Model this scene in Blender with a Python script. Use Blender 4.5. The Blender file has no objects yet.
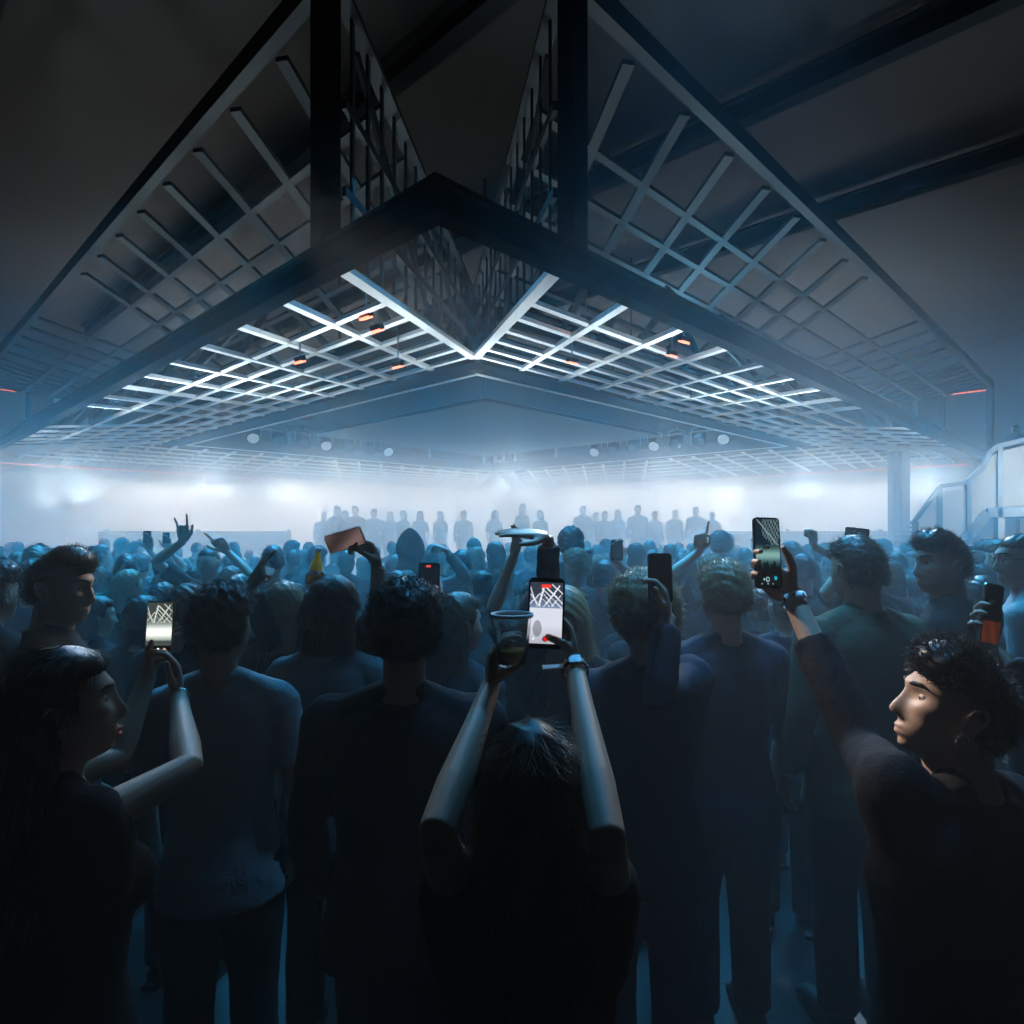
import bpy, bmesh, math, random
import numpy as np
from mathutils import Vector, Matrix, Quaternion
random.seed(7)
SC = bpy.context.scene
COL = SC.collection
R = math.radians
F = 643.0; HZ = 528.0; CAMZ = 1.92
def W(px, py, d):
    """point seen at picture position px,py standing d metres in front of the camera"""
    return Vector(((px-512)/F*d, d, CAMZ+(HZ-py)/F*d))

# ------------------------------------------------------------------ camera / view
cam_d = bpy.data.cameras.new('camera'); cam = bpy.data.objects.new('camera', cam_d); COL.objects.link(cam)
cam.location = (0, 0, CAMZ); cam.rotation_euler = (R(90), 0, 0)
cam_d.sensor_width = 36; cam_d.lens = F/1024*36; cam_d.shift_y = (HZ-512)/1024
cam_d.clip_start = 0.05; cam_d.clip_end = 200
SC.camera = cam
SC.view_settings.view_transform = 'Standard'
try: SC.view_settings.look = 'None'
except Exception: pass
SC.view_settings.gamma = 1; SC.view_settings.use_curve_mapping = False
SC.view_settings.exposure = 0.0
SC.cycles.use_denoising = True
SC.cycles.max_bounces = 6; SC.cycles.volume_bounces = 0
SC.cycles.diffuse_bounces = 3; SC.cycles.glossy_bounces = 3; SC.cycles.transmission_bounces = 6
SC.cycles.transparent_max_bounces = 8
SC.cycles.sample_clamp_indirect = 4.0
wd = bpy.data.worlds.new('world'); SC.world = wd; wd.use_nodes = True
wd.node_tree.nodes['Background'].inputs[0].default_value = (0.02, 0.024, 0.028, 1)
wd.node_tree.nodes['Background'].inputs[1].default_value = 0.25

# ------------------------------------------------------------------ materials
MATS = {}
def mat(name, col, rough=.5, metal=0., bump=0., bscale=40., var=0., spec=.5, trans=0., emit=None, est=0., ior=1.45, translucent=0., sheen=0.):
    if name in MATS: return MATS[name]
    m = bpy.data.materials.new(name); m.use_nodes = True
    nt = m.node_tree; b = nt.nodes['Principled BSDF']
    b.inputs['Base Color'].default_value = (*col, 1); b.inputs['Roughness'].default_value = rough
    b.inputs['Metallic'].default_value = metal; b.inputs['Specular IOR Level'].default_value = spec
    b.inputs['Transmission Weight'].default_value = trans; b.inputs['IOR'].default_value = ior
    if sheen: b.inputs['Sheen Weight'].default_value = sheen
    if emit: b.inputs['Emission Color'].default_value = (*emit, 1); b.inputs['Emission Strength'].default_value = est
    tc = nt.nodes.new('ShaderNodeTexCoord'); n = nt.nodes.new('ShaderNodeTexNoise'); n.inputs['Scale'].default_value = bscale
    n.inputs['Detail'].default_value = 4
    nt.links.new(tc.outputs['Object'], n.inputs['Vector'])
    if var:
        r = nt.nodes.new('ShaderNodeMix'); r.data_type = 'RGBA'
        r.inputs['A'].default_value = (*[c*(1-var) for c in col], 1); r.inputs['B'].default_value = (*[min(1, c*(1+var)) for c in col], 1)
        nt.links.new(n.outputs['Fac'], r.inputs['Factor']); nt.links.new(r.outputs['Result'], b.inputs['Base Color'])
    if bump:
        bp = nt.nodes.new('ShaderNodeBump'); bp.inputs['Strength'].default_value = bump; bp.inputs['Distance'].default_value = .01
        nt.links.new(n.outputs['Fac'], bp.inputs['Height']); nt.links.new(bp.outputs['Normal'], b.inputs['Normal'])
    if translucent:
        out = nt.nodes['Material Output']; mx = nt.nodes.new('ShaderNodeMixShader'); tl = nt.nodes.new('ShaderNodeBsdfTranslucent')
        tl.inputs['Color'].default_value = (*[min(1, c*1.6) for c in col], 1); mx.inputs['Fac'].default_value = translucent
        nt.links.new(b.outputs[0], mx.inputs[1]); nt.links.new(tl.outputs[0], mx.inputs[2]); nt.links.new(mx.outputs[0], out.inputs['Surface'])
    MATS[name] = m; return m

# ------------------------------------------------------------------ object helpers
def tag(o, label=None, cat=None, group=None, kind=None):
    if label: o['label'] = label
    if cat: o['category'] = cat
    if group: o['group'] = group
    if kind: o['kind'] = kind
    return o
def empty(name, loc=(0,0,0), rz=0):
    o = bpy.data.objects.new(name, None); COL.objects.link(o); o.location = loc; o.rotation_euler = (0,0,rz)
    o.empty_display_size = .1
    return o
class MB:
    """collects boxes, bars, tubes and turned shapes, then links them as ONE mesh object"""
    def __init__(s): s.v = []; s.f = []; s.sm = []
    def add(s, vs, fs, smooth=False):
        k = len(s.v); s.v += [tuple(v) for v in vs]; s.f += [tuple(i+k for i in f) for f in fs]; s.sm += [smooth]*len(fs); return s
    def box(s, c, d, rot=None):
        c = Vector(c); vs = []
        for z in (-1,1):
            for x, y in ((-1,-1),(1,-1),(1,1),(-1,1)):
                p = Vector((x*d[0]/2, y*d[1]/2, z*d[2]/2))
                if rot is not None: p = rot @ p
                vs.append(c+p)
        return s.add(vs, [(3,2,1,0),(4,5,6,7),(0,1,5,4),(1,2,6,5),(2,3,7,6),(3,0,4,7)])
    def bar(s, p, q, w, t, up=(0,0,1)):
        p = Vector(p); q = Vector(q); d = (q-p).normalized(); side = d.cross(Vector(up)).normalized(); u = side.cross(d)
        vs = []
        for e in (p, q):
            for a, b in ((-1,-1),(1,-1),(1,1),(-1,1)): vs.append(e+side*a*w/2+u*b*t/2)
        return s.add(vs, [(3,2,1,0),(4,5,6,7),(0,1,5,4),(1,2,6,5),(2,3,7,6),(3,0,4,7)])
    def tube(s, pts, rads, n=10, cap=True):
        pts = [Vector(p) for p in pts]
        if not hasattr(rads, '__len__'): rads = [rads]*len(pts)
        vs = []; fs = []; prev = None
        for i, p in enumerate(pts):
            a = pts[max(0,i-1)]; b = pts[min(len(pts)-1,i+1)]; d = (b-a).normalized()
            if prev is None:
                x = d.cross(Vector((0,0,1)));
                if x.length < .1: x = d.cross(Vector((1,0,0)))
            else: x = prev - d*prev.dot(d)
            x.normalize(); prev = x; y = d.cross(x)
            for k in range(n):
                t = 2*math.pi*k/n; vs.append(p+(x*math.cos(t)+y*math.sin(t))*rads[i])
        m = len(pts)
        for i in range(m-1):
            for k in range(n):
                k2 = (k+1)%n; fs.append((i*n+k, i*n+k2, (i+1)*n+k2, (i+1)*n+k))
        if cap: fs.append(tuple(range(n))[::-1]); fs.append(tuple((m-1)*n+k for k in range(n)))
        return s.add(vs, fs, True)
    def lathe(s, prof, c=(0,0,0), n=24, axis=None, closed=False):
        """prof: (radius, height) pairs, turned around z (or around axis)"""
        c = Vector(c); q = Vector((0,0,1)).rotation_difference(Vector(axis)) if axis is not None else Quaternion()
        vs = []; fs = []
        for r, h in prof:
            for k in range(n):
                t = 2*math.pi*k/n; vs.append(c+q@Vector((r*math.cos(t), r*math.sin(t), h)))
        m = len(prof)
        for i in range(m if closed else m-1):
            j = (i+1)%m
            for k in range(n):
                k2 = (k+1)%n; fs.append((i*n+k, i*n+k2, j*n+k2, j*n+k))
        return s.add(vs, fs, True)
    def poly(s, pts, th, nrm):
        """an outline pts (list of Vector) thickened by th along nrm"""
        nrm = Vector(nrm).normalized(); n = len(pts)
        vs = [Vector(p)-nrm*th/2 for p in pts]+[Vector(p)+nrm*th/2 for p in pts]
        fs = [tuple(range(n))[::-1], tuple(range(n,2*n))]+[(i,(i+1)%n,(i+1)%n+n,i+n) for i in range(n)]
        return s.add(vs, fs)
    def mesh(s, name, m):
        me = bpy.data.meshes.new(name); me.from_pydata([tuple(v) for v in s.v], [], s.f); me.update()
        me.polygons.foreach_set('use_smooth', s.sm)
        if m: me.materials.append(m)
        return me
    def build(s, name, m, parent=None, fixn=True, bevel=0):
        me = s.mesh(name, m)
        if fixn:
            b = bmesh.new(); b.from_mesh(me); bmesh.ops.recalc_face_normals(b, faces=b.faces)
            if bevel: bmesh.ops.bevel(b, geom=b.edges[:], offset=bevel, segments=2, affect='EDGES', profile=.5)
            b.to_mesh(me); b.free()
        o = bpy.data.objects.new(name, me); COL.objects.link(o)
        if parent: o.parent = parent
        return o
def children(o): return [c for c in o.children]
def copy_tree(o, parent=None, kids=None):
    c = o.copy(); COL.objects.link(c)
    if parent: c.parent = parent
    for ch in (kids[o.name] if kids and o.name in kids else children(o)): copy_tree(ch, c)
    return c
# ------------------------------------------------------------------ the hall
H = 1.7
m_floor = mat('dark_concrete', (.012,.013,.014), .35, bump=.15, bscale=6, var=.3)
m_wall = mat('painted_block_wall', (.014,.018,.021), .9, bump=.3, bscale=9, var=.15)
m_ceil = mat('black_ceiling', (.004,.0045,.005), .7, bump=.3, bscale=5, var=.3)
m_black = mat('black_painted_steel', (.012,.014,.016), 1.0, spec=.0, bump=.05, bscale=60, var=.2)
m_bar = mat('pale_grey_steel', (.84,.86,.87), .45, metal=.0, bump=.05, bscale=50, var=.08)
m_bar_dark = mat('dimmed_grey_steel', (.026,.031,.034), .6, spec=.1, bump=.05, bscale=50, var=.12)  # grey darkened so the upper tier stays dim, shade put into the colour
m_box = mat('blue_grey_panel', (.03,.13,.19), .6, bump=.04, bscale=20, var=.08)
m_steel = mat('brushed_steel', (.22,.25,.27), .4, metal=.3, bump=.1, bscale=80, var=.1)
m_red = mat('red_light_strip', (.5,.05,.02), .4, emit=(1,.12,.06), est=2.2)
m_redlamp = mat('red_lit_lens', (.5,.08,.03), .4, emit=(1,.18,.10), est=4)
m_lens = mat('lit_lamp_lens', (.8,.9,.95), .2, emit=(.75,.92,1), est=0.3)

RX0, RX1, RY0, RY1, RZ = -19.0, 17.5, -3.5, 40.0, 8.6
def struct(name, mb, m):
    return tag(mb.build(name, m), kind='structure')
struct('floor', MB().box(((RX0+RX1)/2,(RY0+RY1)/2,-.1), (RX1-RX0+.6, RY1-RY0+.6, .2)), m_floor)
struct('ceiling', MB().box(((RX0+RX1)/2,(RY0+RY1)/2,RZ+.1), (RX1-RX0+.6, RY1-RY0+.6, .2)), m_ceil)
struct('wall_left', MB().box((RX0-.15,(RY0+RY1)/2,RZ/2), (.3, RY1-RY0, RZ)), m_wall)
struct('wall_right', MB().box((RX1+.15,(RY0+RY1)/2,RZ/2), (.3, RY1-RY0, RZ)), m_wall)
struct('wall_back', MB().box(((RX0+RX1)/2,RY1+.15,RZ/2), (RX1-RX0+.6, .3, RZ)), m_wall)
struct('wall_front', MB().box(((RX0+RX1)/2,RY0-.15,RZ/2), (RX1-RX0+.6, .3, RZ)), m_wall)

# ceiling beams and ducts, running diagonally like the lattice
UA = Vector((.6976,.7165,0)); UB = Vector((-.7173,.6968,0)); N0 = Vector((-.24*H, 2.0*H, 0)); L = 10.8*H; WI = 2.23*H
def AB(a, b, z): p = N0+UA*a+UB*b; return Vector((p.x, p.y, z))
for i, (a, lab) in enumerate(((-4.2,'black ceiling girder nearest the camera, high at the right'),(-1.0,'black ceiling girder crossing above the near lattice corner'),
        (3.2,'black ceiling girder behind the right hanger post'),(7.4,'black ceiling girder over the right of the crowd'),(11.6,'black ceiling girder over the far right of the crowd'))):
    p, q = [], []
    g = MB(); z = RZ-.32
    A = AB(a, -10, z); B = AB(a, 22, z)
    # clip to the room
    def clip(A, B):
        t0, t1 = 0, 1; d = B-A
        for ax, lo, hi in ((0,RX0+.05,RX1-.05),(1,RY0+.05,RY1-.05)):
            if abs(d[ax]) < 1e-6: continue
            u, v = (lo-A[ax])/d[ax], (hi-A[ax])/d[ax]
            if u > v: u, v = v, u
            t0 = max(t0,u); t1 = min(t1,v)
        return A+d*t0, A+d*t1
    A, B = clip(A, B)
    for dz in (-.14,.2): g.bar(A+Vector((0,0,dz)), B+Vector((0,0,dz)), .26, .03)
    g.bar(A+Vector((0,0,.03)), B+Vector((0,0,.03)), .03, .32)
    tag(g.build('ceiling_girder', m_black), lab, 'girder')

# ------------------------------------------------------------------ the two-tier lattice canopy
canopy = empty('lattice_canopy', AB(0,0,0)); ORG = AB(0,0,0)
tag(canopy, 'huge square two-tier steel lattice canopy hung over the crowd, corner towards the camera', 'canopy')
ZL = lambda d: CAMZ + H*(1+.131*min(d/H,1.97))          # underside height of the lower tier d metres in from the edge
ZU = lambda d: CAMZ + H*(2.12-.215*min(d/H,2.1))        # the upper tier
SIDES = [lambda u,v:(v,u), lambda u,v:(u,v), lambda u,v:(L-u,L-v), lambda u,v:(L-v,L-u)]
def cadd(mb, name, m, bevel=0):
    o = mb.build(name, m, None); o.location = -ORG; o.parent = canopy; return o
SK = .687; U1 = .68*H
skew_u = [U1+.5*H*k for k in range(9)]
cross_v = [(.515+.276*k)*H for k in range(6)]
perp_u = [6.34*H+.45*H*k for k in range(6)]
VE = 1.97*H
def tier(Z, wm, wc, t, off):
    for S in SIDES:
        g = MB()
        def P(u, v, extra=0):
            a, b = S(u, v); return AB(a, b, Z(min(v, max(0,L-u)))+off+extra)
        for i, u0 in enumerate(skew_u):
            u_in = u0+SK*(VE-.08*H)
            g.bar(P(u0,.08*H), P(u_in,VE), wm*(1.25 if i == 0 else 1), t*1.15)
        for v in cross_v:
            us = U1+SK*(v-.08*H)
            g.bar(P(us,v,.004), P(L-v,v,.004), wc, t)
            g.bar(P(L-v,v,.004), P(L-.05*H,v,.004), wc, t)
        for u in perp_u:
            if u < L-VE: g.bar(P(u,.05*H,-.004), P(u,VE,-.004), wc, t)
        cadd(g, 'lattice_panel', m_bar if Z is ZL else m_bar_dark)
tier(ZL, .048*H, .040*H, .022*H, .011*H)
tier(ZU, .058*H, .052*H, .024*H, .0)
def ring(z, h, v0, v1, m, name, zf=None):
    """four beams of a square frame, outer edge v0 inwards to v1, mitred"""
    for k, S in enumerate(SIDES):
        pts = []
        for (u, v) in ((v0,v0),(L-v0,v0),(L-v1,v1),(v1,v1)):
            a, b = S(u, v); pts.append(AB(a, b, z+h/2))
        cadd(MB().poly(pts, h, (0,0,1)), name, m)
ring(CAMZ+H*.992, .022*H, 0, .078*H, m_black, 'frame_beam')             # bottom flange of the lower edge beam
ring(CAMZ+H*1.014, .075*H, .02*H, .045*H, m_black, 'frame_beam')
ring(CAMZ+H*1.089, .02*H, 0, .078*H, m_black, 'frame_beam')
ring(CAMZ+H*2.12, .1*H, 0, .06*H, m_bar_dark, 'frame_beam')
ring(CAMZ+H*1.235, .17*H, VE, WI, m_black, 'inner_beam')
ring(CAMZ+H*1.225, .012*H, WI-.02*H, WI+.012*H, m_bar, 'edge_trim')
ring(CAMZ+H*1.62, .12*H, VE+.05*H, WI, m_bar_dark, 'inner_beam')
# posts between the tiers
def post(a, b, z0, z1, w, m, name='post'):
    cadd(MB().box(AB(a,b,(z0+z1)/2), (w,w,z1-z0), Matrix.Rotation(R(-45),3,'Z')), name, m)
zb, zt = CAMZ+H*1.1, CAMZ+H*2.12
for S in SIDES[:2]:
    a, b = S(.73*H, .04*H); post(a, b, zb, RZ-.02, .085*H, m_black, 'hanger_post')
for S in SIDES[2:]:
    a, b = S(.73*H, .04*H); post(a, b, zb, RZ-.02, .085*H, m_black, 'hanger_post')
for S in SIDES[2:]:
    for v in (.04*H, .66*H, 1.03*H, 1.40*H):
        a, b = S(L-v, .04*H); post(a, b, zb, zt, .07*H if v > .1*H else .085*H, m_steel)
for S in SIDES:
    for k in range(5):
        a, b = S(2.4*H+1.5*H*k, VE+.12*H); post(a, b, CAMZ+H*1.4, CAMZ+H*1.62, .04*H, m_steel)
for (a, b) in ((WI-.08*H,WI-.08*H),(L-WI+.08*H,L-WI+.08*H)): post(a, b, CAMZ+H*1.23, CAMZ+H*1.7, .1*H, m_bar_dark)
# slatted upright screens over the first oblique ribs of the near and far corners
for S in SIDES:
    g = MB(); v0 = .1*H; v1 = 2.0*H; n = 14
    for i in range(n):
        v = v0+(v1-v0)*(i+.5)/n; u = U1+SK*(v-.08*H); a, b = S(u, v)
        g.bar(AB(a,b,ZL(v)+.05*H), AB(a,b,ZU(v)), .042*H, .012*H, up=(1,0,0))
    for fr in (.3,.62):
        pr = []
        for v in (v0, v1):
            u = U1+SK*(v-.08*H); a, b = S(u, v); pr.append(AB(a,b,ZL(v)*(1-fr)+ZU(v)*fr))
        g.bar(pr[0], pr[1], .02*H, .04*H)
    # raking braces
    for (va, fa, vb, fb) in ((.2,.9,1.0,.1),(.9,.9,1.7,.1)):
        q = []
        for v, fr in ((va*H,fa),(vb*H,fb)):
            u = U1+SK*(v-.08*H); a, b = S(u, v); q.append(AB(a,b,ZL(v)*(1-fr)+ZU(v)*fr))
        g.bar(q[0], q[1], .015*H, .05*H)
    cadd(g, 'slatted_screen', m_bar_dark)
# zig-zag bracing in the two near wedges
for S in SIDES[:2]:
    g = MB()
    for k in range(9):
        u = 2.6*H+.9*H*k
        for (ua, va, fa, ub, vb, fb) in ((u,.5*H,.08,u+.45*H,1.0*H,.9),(u+.45*H,1.0*H,.9,u+.9*H,.5*H,.08)):
            if ub > L-.6*H: continue
            a, b = S(ua, va); c, d = S(ub, vb)
            g.bar(AB(a,b,ZL(va)*(1-fa)+ZU(va)*fa), AB(c,d,ZL(vb)*(1-fb)+ZU(vb)*fb), .03*H, .03*H)
    cadd(g, 'zigzag_brace', m_bar_dark)
# red light strips along the far edges
for S in SIDES[2:]:
    for z, u0, u1 in ((CAMZ+H*2.10, L*.55, L-.02*H),(CAMZ+H*.985, .6*H, L*.97)):
        a, b = S(u0, .012*H); c, d = S(u1, .012*H)
        cadd(MB().bar(AB(a,b,z), AB(c,d,z), .02, .02), 'light_strip', m_red)

# ------------------------------------------------------------------ hanging box in the middle of the ring
hb = 1.35*H
bc = [Vector(((px-512)/F*d, d, 0)) for px, d in ((484,5.06*hb),(657,6.91*hb),(490,9.06*hb),(313.5,6.91*hb))]
cc = sum(bc, Vector())/4
box = empty('hanging_box', cc)
tag(box, 'large plain blue-lit square box hanging in the opening of the lattice canopy', 'hanging box')
zb0, zb1 = CAMZ+hb, CAMZ+hb+1.25
g = MB(); g.poly([p-cc+Vector((0,0,zb0+.03)) for p in bc], .06, (0,0,1)); g.build('underside_panel', mat('dimmed_blue_panel', (.010,.05,.08), .7, spec=.1), box)  # underside shade put into the colour, darker than the sides
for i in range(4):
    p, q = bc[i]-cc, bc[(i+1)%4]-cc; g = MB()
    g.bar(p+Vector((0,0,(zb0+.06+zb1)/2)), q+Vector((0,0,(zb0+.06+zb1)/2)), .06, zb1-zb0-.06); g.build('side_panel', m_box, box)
for i in range(4):
    p = (bc[i]-cc)*.85; MB().tube([p+Vector((0,0,zb1-.1)), p+Vector((0,0,RZ-.01))], .02, 8).build('hanging_cable', m_black, box)
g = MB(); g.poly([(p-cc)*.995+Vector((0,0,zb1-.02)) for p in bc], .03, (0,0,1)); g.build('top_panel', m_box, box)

# ------------------------------------------------------------------ haze
hz = MB().box(((RX0+RX1)/2,(RY0+RY1)/2,RZ/2), (RX1-RX0+1.6, RY1-RY0+1.6, RZ+1.2)).build('haze', None)
tag(hz, 'pale blue smoke haze hanging in the whole hall', 'haze', kind='stuff')
hm = bpy.data.materials.new('stage_smoke'); hm.use_nodes = True; nt = hm.node_tree
nt.nodes.remove(nt.nodes['Principled BSDF'])
vs = nt.nodes.new('ShaderNodeVolumeScatter'); vs.inputs['Color'].default_value = (.93,.97,1,1)
vs.inputs['Anisotropy'].default_value = .35
# the smoke lies thickest low down around the stage and thins out towards the camera and the roof
geo = nt.nodes.new('ShaderNodeNewGeometry'); sep = nt.nodes.new('ShaderNodeSeparateXYZ'); nt.links.new(geo.outputs['Position'], sep.inputs[0])
def ramp(sock, a, b, c, d):
    m = nt.nodes.new('ShaderNodeMapRange'); m.interpolation_type = 'SMOOTHSTEP'; nt.links.new(sock, m.inputs[0])
    for k, v in zip((1,2,3,4), (a,b,c,d)): m.inputs[k].default_value = v
    return m.outputs[0]
mu = nt.nodes.new('ShaderNodeMath'); mu.operation = 'MULTIPLY'; nt.links.new(ramp(sep.outputs['Y'], 0.4, 9, .020, .056), mu.inputs[0]); nt.links.new(ramp(sep.outputs['Z'], 2.3, 3.7, 1.0, .012), mu.inputs[1])
m2 = nt.nodes.new('ShaderNodeMath'); m2.operation = 'MULTIPLY'; nt.links.new(ramp(sep.outputs['Y'], 10, 14, 0, .25), m2.inputs[0]); nt.links.new(ramp(sep.outputs['Z'], 2.7, 3.8, 1.0, 0), m2.inputs[1])
m3 = nt.nodes.new('ShaderNodeMath'); m3.operation = 'ADD'; nt.links.new(mu.outputs[0], m3.inputs[0]); nt.links.new(m2.outputs[0], m3.inputs[1])
nt.links.new(m3.outputs[0], vs.inputs['Density'])
nt.links.new(vs.outputs[0], nt.nodes['Material Output'].inputs['Volume'])
hz.data.materials.append(hm)
# ------------------------------------------------------------------ people: body surface, hair, clothes
def gs(v, c, s): return np.exp(-((v-c)/s)**2)
def head_pts(dx, dy, dz, male=True):
    """a point of the head surface for the unit directions dx,dy,dz (face towards +y), head centre at 0"""
    x = dx*.076; y = dy*.097; z = dz*.117
    t = np.clip(-z/.117, 0, 1)
    x = x*(1-.27*t**1.6)
    rat = np.interp(z, [-.117,-.112,-.106,-.095,-.08,-.06,-.03,0,.03,.06,.09,.117], [1.5,1.72,1.62,1.40,1.19,1.06,.95,.95,1.01,1.05,1.05,1.0])
    fw = np.clip(dy*2, 0, 1); y = np.where(y < 0, y*(1-.50*t**1.3), y*(1+(rat-1)*fw*np.exp(-(x/.07)**4)))
    fr = np.clip(dy, 0, 1)**.5
    ax = np.abs(x)
    nose = np.interp(z, [-.052,-.045,-.041,-.034,-.028,.0,.020,.034], [0,.005,.020,.0285,.0285,.014,.005,0])
    wid = np.interp(z, [-.05,-.035,0,.03], [.017,.016,.009,.008])
    y = y+fr*nose*np.exp(-(x/wid)**2)
    y = y+fr*(.009 if male else .005)*gs(z, .036, .012)*gs(x, 0, .055)          # brow
    y = y-fr*.012*gs(z, .014, .013)*gs(ax, .032, .017)                          # eye socket
    y = y+fr*.004*gs(z, .012, .007)*gs(ax, .032, .012)                          # lids
    y = y+fr*(.0095*gs(z,-.062,.0055)+.0095*gs(z,-.0755,.006))*gs(x, 0, .020)   # lips
    y = y-fr*.006*gs(z, -.0885, .006)*gs(x, 0, .022)
    y = y+fr*.004*gs(z, -.098, .010)*gs(x, 0, .022)                             # chin
    y = y+fr*.005*gs(z, -.012, .018)*gs(ax, .045, .018)                         # cheekbone
    return x, y, z
def sphere_dirs(nt, npp):
    th = np.linspace(0, math.pi, npp)[1:-1]; ph = np.linspace(0, 2*math.pi, nt, endpoint=False)
    T, P = np.meshgrid(th, ph, indexing='ij')
    dx = (np.sin(T)*np.cos(P)).ravel(); dy = (np.sin(T)*np.sin(P)).ravel(); dz = np.cos(T).ravel()
    dx = np.r_[dx, 0, 0]; dy = np.r_[dy, 0, 0]; dz = np.r_[dz, 1, -1]
    m = len(th); fs = []
    for i in range(m-1):
        for k in range(nt):
            k2 = (k+1)%nt; fs.append((i*nt+k, (i+1)*nt+k, (i+1)*nt+k2, i*nt+k2))
    for k in range(nt):
        k2 = (k+1)%nt; fs.append((m*nt, k, k2)); fs.append((m*nt+1, (m-1)*nt+k2, (m-1)*nt+k))
    return dx, dy, dz, fs
def solidify_union(mb, voxel, name, smooth=2, dec=1.0, noise=0):
    """all the overlapping shapes of mb grown together into one continuous skin"""
    me = mb.mesh('tmp', None)
    o = bpy.data.objects.new('tmp', me); COL.objects.link(o)
    r = o.modifiers.new('r', 'REMESH'); r.mode = 'VOXEL'; r.voxel_size = voxel; r.adaptivity = 0; r.use_smooth_shade = True
    if smooth:
        s = o.modifiers.new('s', 'SMOOTH'); s.factor = .5; s.iterations = smooth
    if noise:
        tx = bpy.data.textures.new('folds', 'CLOUDS'); tx.noise_scale = .09; tx.noise_depth = 2
        d = o.modifiers.new('d', 'DISPLACE'); d.texture = tx; d.strength = noise; d.mid_level = .5; d.texture_coords = 'LOCAL'
    if dec < 1:
        d = o.modifiers.new('c', 'DECIMATE'); d.ratio = dec
    dg = bpy.context.evaluated_depsgraph_get(); dg.update()
    out = bpy.data.meshes.new_from_object(o.evaluated_get(dg)); out.name = name
    bpy.data.objects.remove(o); bpy.data.meshes.remove(me)
    out.polygons.foreach_set('use_smooth', [True]*len(out.polygons)); out.materials.clear()
    return out
def ell(mb, c, r, rot=None, n=20):
    dx, dy, dz, fs = sphere_dirs(n, n//2+1); vs = []
    for a, b, e in zip(dx, dy, dz):
        p = Vector((a*r[0], b*r[1], e*r[2]))
        if rot is not None: p = rot@p
        vs.append(Vector(c)+p)
    return mb.add(vs, fs, True)
CURL = {'relaxed': [(18,22,12)]*4, 'fist': [(80,95,60)]*4, 'hold': [(32,42,30),(34,44,30),(36,46,32),(40,48,34)], 'grip': [(52,60,35)]*4,
        'flat': [(2,4,2)]*4, 'point': [(4,5,3),(78,90,50),(80,92,55),(82,95,55)], 'open': [(8,10,6),(4,6,4),(6,8,5),(10,12,8)],
        'horn': [(5,6,3),(78,92,55),(80,92,55),(8,10,6)], 'cup': [(30,36,22),(30,38,24),(32,40,24),(36,42,26)],
        'cup2': [(12,40,42),(12,42,44),(14,44,44),(18,48,46)]}
def hand(mb, wr, fdir, pn, thumb, pose='relaxed', sz=1.0, thumbpose=None, spread=5):
    """wr wrist point, fdir towards the fingers, pn out of the palm, thumb = direction the thumb side faces"""
    f = Vector(fdir).normalized(); n = Vector(pn); n = (n-f*n.dot(f)).normalized(); t = Vector(thumb); s = f.cross(n)
    if s.dot(t) < 0: s = -s                                                     # s points to the thumb side
    wr = Vector(wr)
    for k in range(4):
        o = (.028-.0185*k)*sz; kn = wr+f*(.086-.004*abs(k-1))*sz+s*o
        mb.tube([wr+f*.0*sz+s*o*.55, wr+f*.04*sz+s*o*.9-n*.001, kn], [.0135*sz,.0145*sz,.0115*sz], 8)
        ln = [(.043,.026,.021),(.047,.030,.022),(.043,.028,.022),(.034,.020,.019)][k]; cu = CURL[pose][k]
        d = (f+s*math.tan(R(spread*(1.2-k*.9)))).normalized(); ax = d.cross(n).normalized(); p = kn; pts = [kn-f*.01]; a = 0
        for j in range(3):
            a += cu[j]; q = Quaternion(ax, R(a)); p = p+(q@d)*ln[j]*sz; pts.append(p)
        pts.insert(1, kn+(pts[1]-kn)*.1)
        mb.tube(pts, [.0105*sz,.0100*sz,.0088*sz,.0080*sz,.0066*sz], 8)
    tb = wr+f*.022*sz+s*.024*sz+n*.006
    tp = thumbpose or ('in' if pose in ('fist','grip','hold','cup','point','horn') else 'side')
    if tp == 'in': d1 = (f*.55+s*.5+n*.75).normalized(); d2 = (f*.8-s*.15+n*.5).normalized(); d3 = (f*.8-s*.45+n*.25).normalized()
    elif tp == 'up': d1 = (f*.5+s*.8+n*.3).normalized(); d2 = (f*.75+s*.35+n*.25).normalized(); d3 = (f*.9+s*.05+n*.25).normalized()
    elif tp == 'touch': d1 = (f*.45+s*.75+n*.5).normalized(); d2 = (f*.5-s*.1+n*.8).normalized(); d3 = (f*.6-s*.5+n*.55).normalized()
    else: d1 = (f*.65+s*.7+n*.2).normalized(); d2 = (f*.85+s*.4+n*.12).normalized(); d3 = (f*.95+s*.2+n*.1).normalized()
    p1 = tb+d1*.040*sz; p2 = p1+d2*.033*sz; p3 = p2+d3*.026*sz
    mb.tube([tb-d1*.012, tb, p1, p2, p3], [.014*sz,.0145*sz,.0118*sz,.0100*sz,.0074*sz], 8)
def ik(sh, target, pole, l1, l2):
    sh = Vector(sh); t = Vector(target); d = t-sh; dist = d.length
    if dist > (l1+l2)*.995: t = sh+d.normalized()*(l1+l2)*.995; dist = (t-sh).length
    d = (t-sh).normalized(); a = (l1*l1-l2*l2+dist*dist)/(2*dist); h = math.sqrt(max(0, l1*l1-a*a))
    pv = Vector(pole)-sh; pv = (pv-d*pv.dot(d)).normalized()
    return sh+d*a+pv*h, t
REPORT = []
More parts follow.
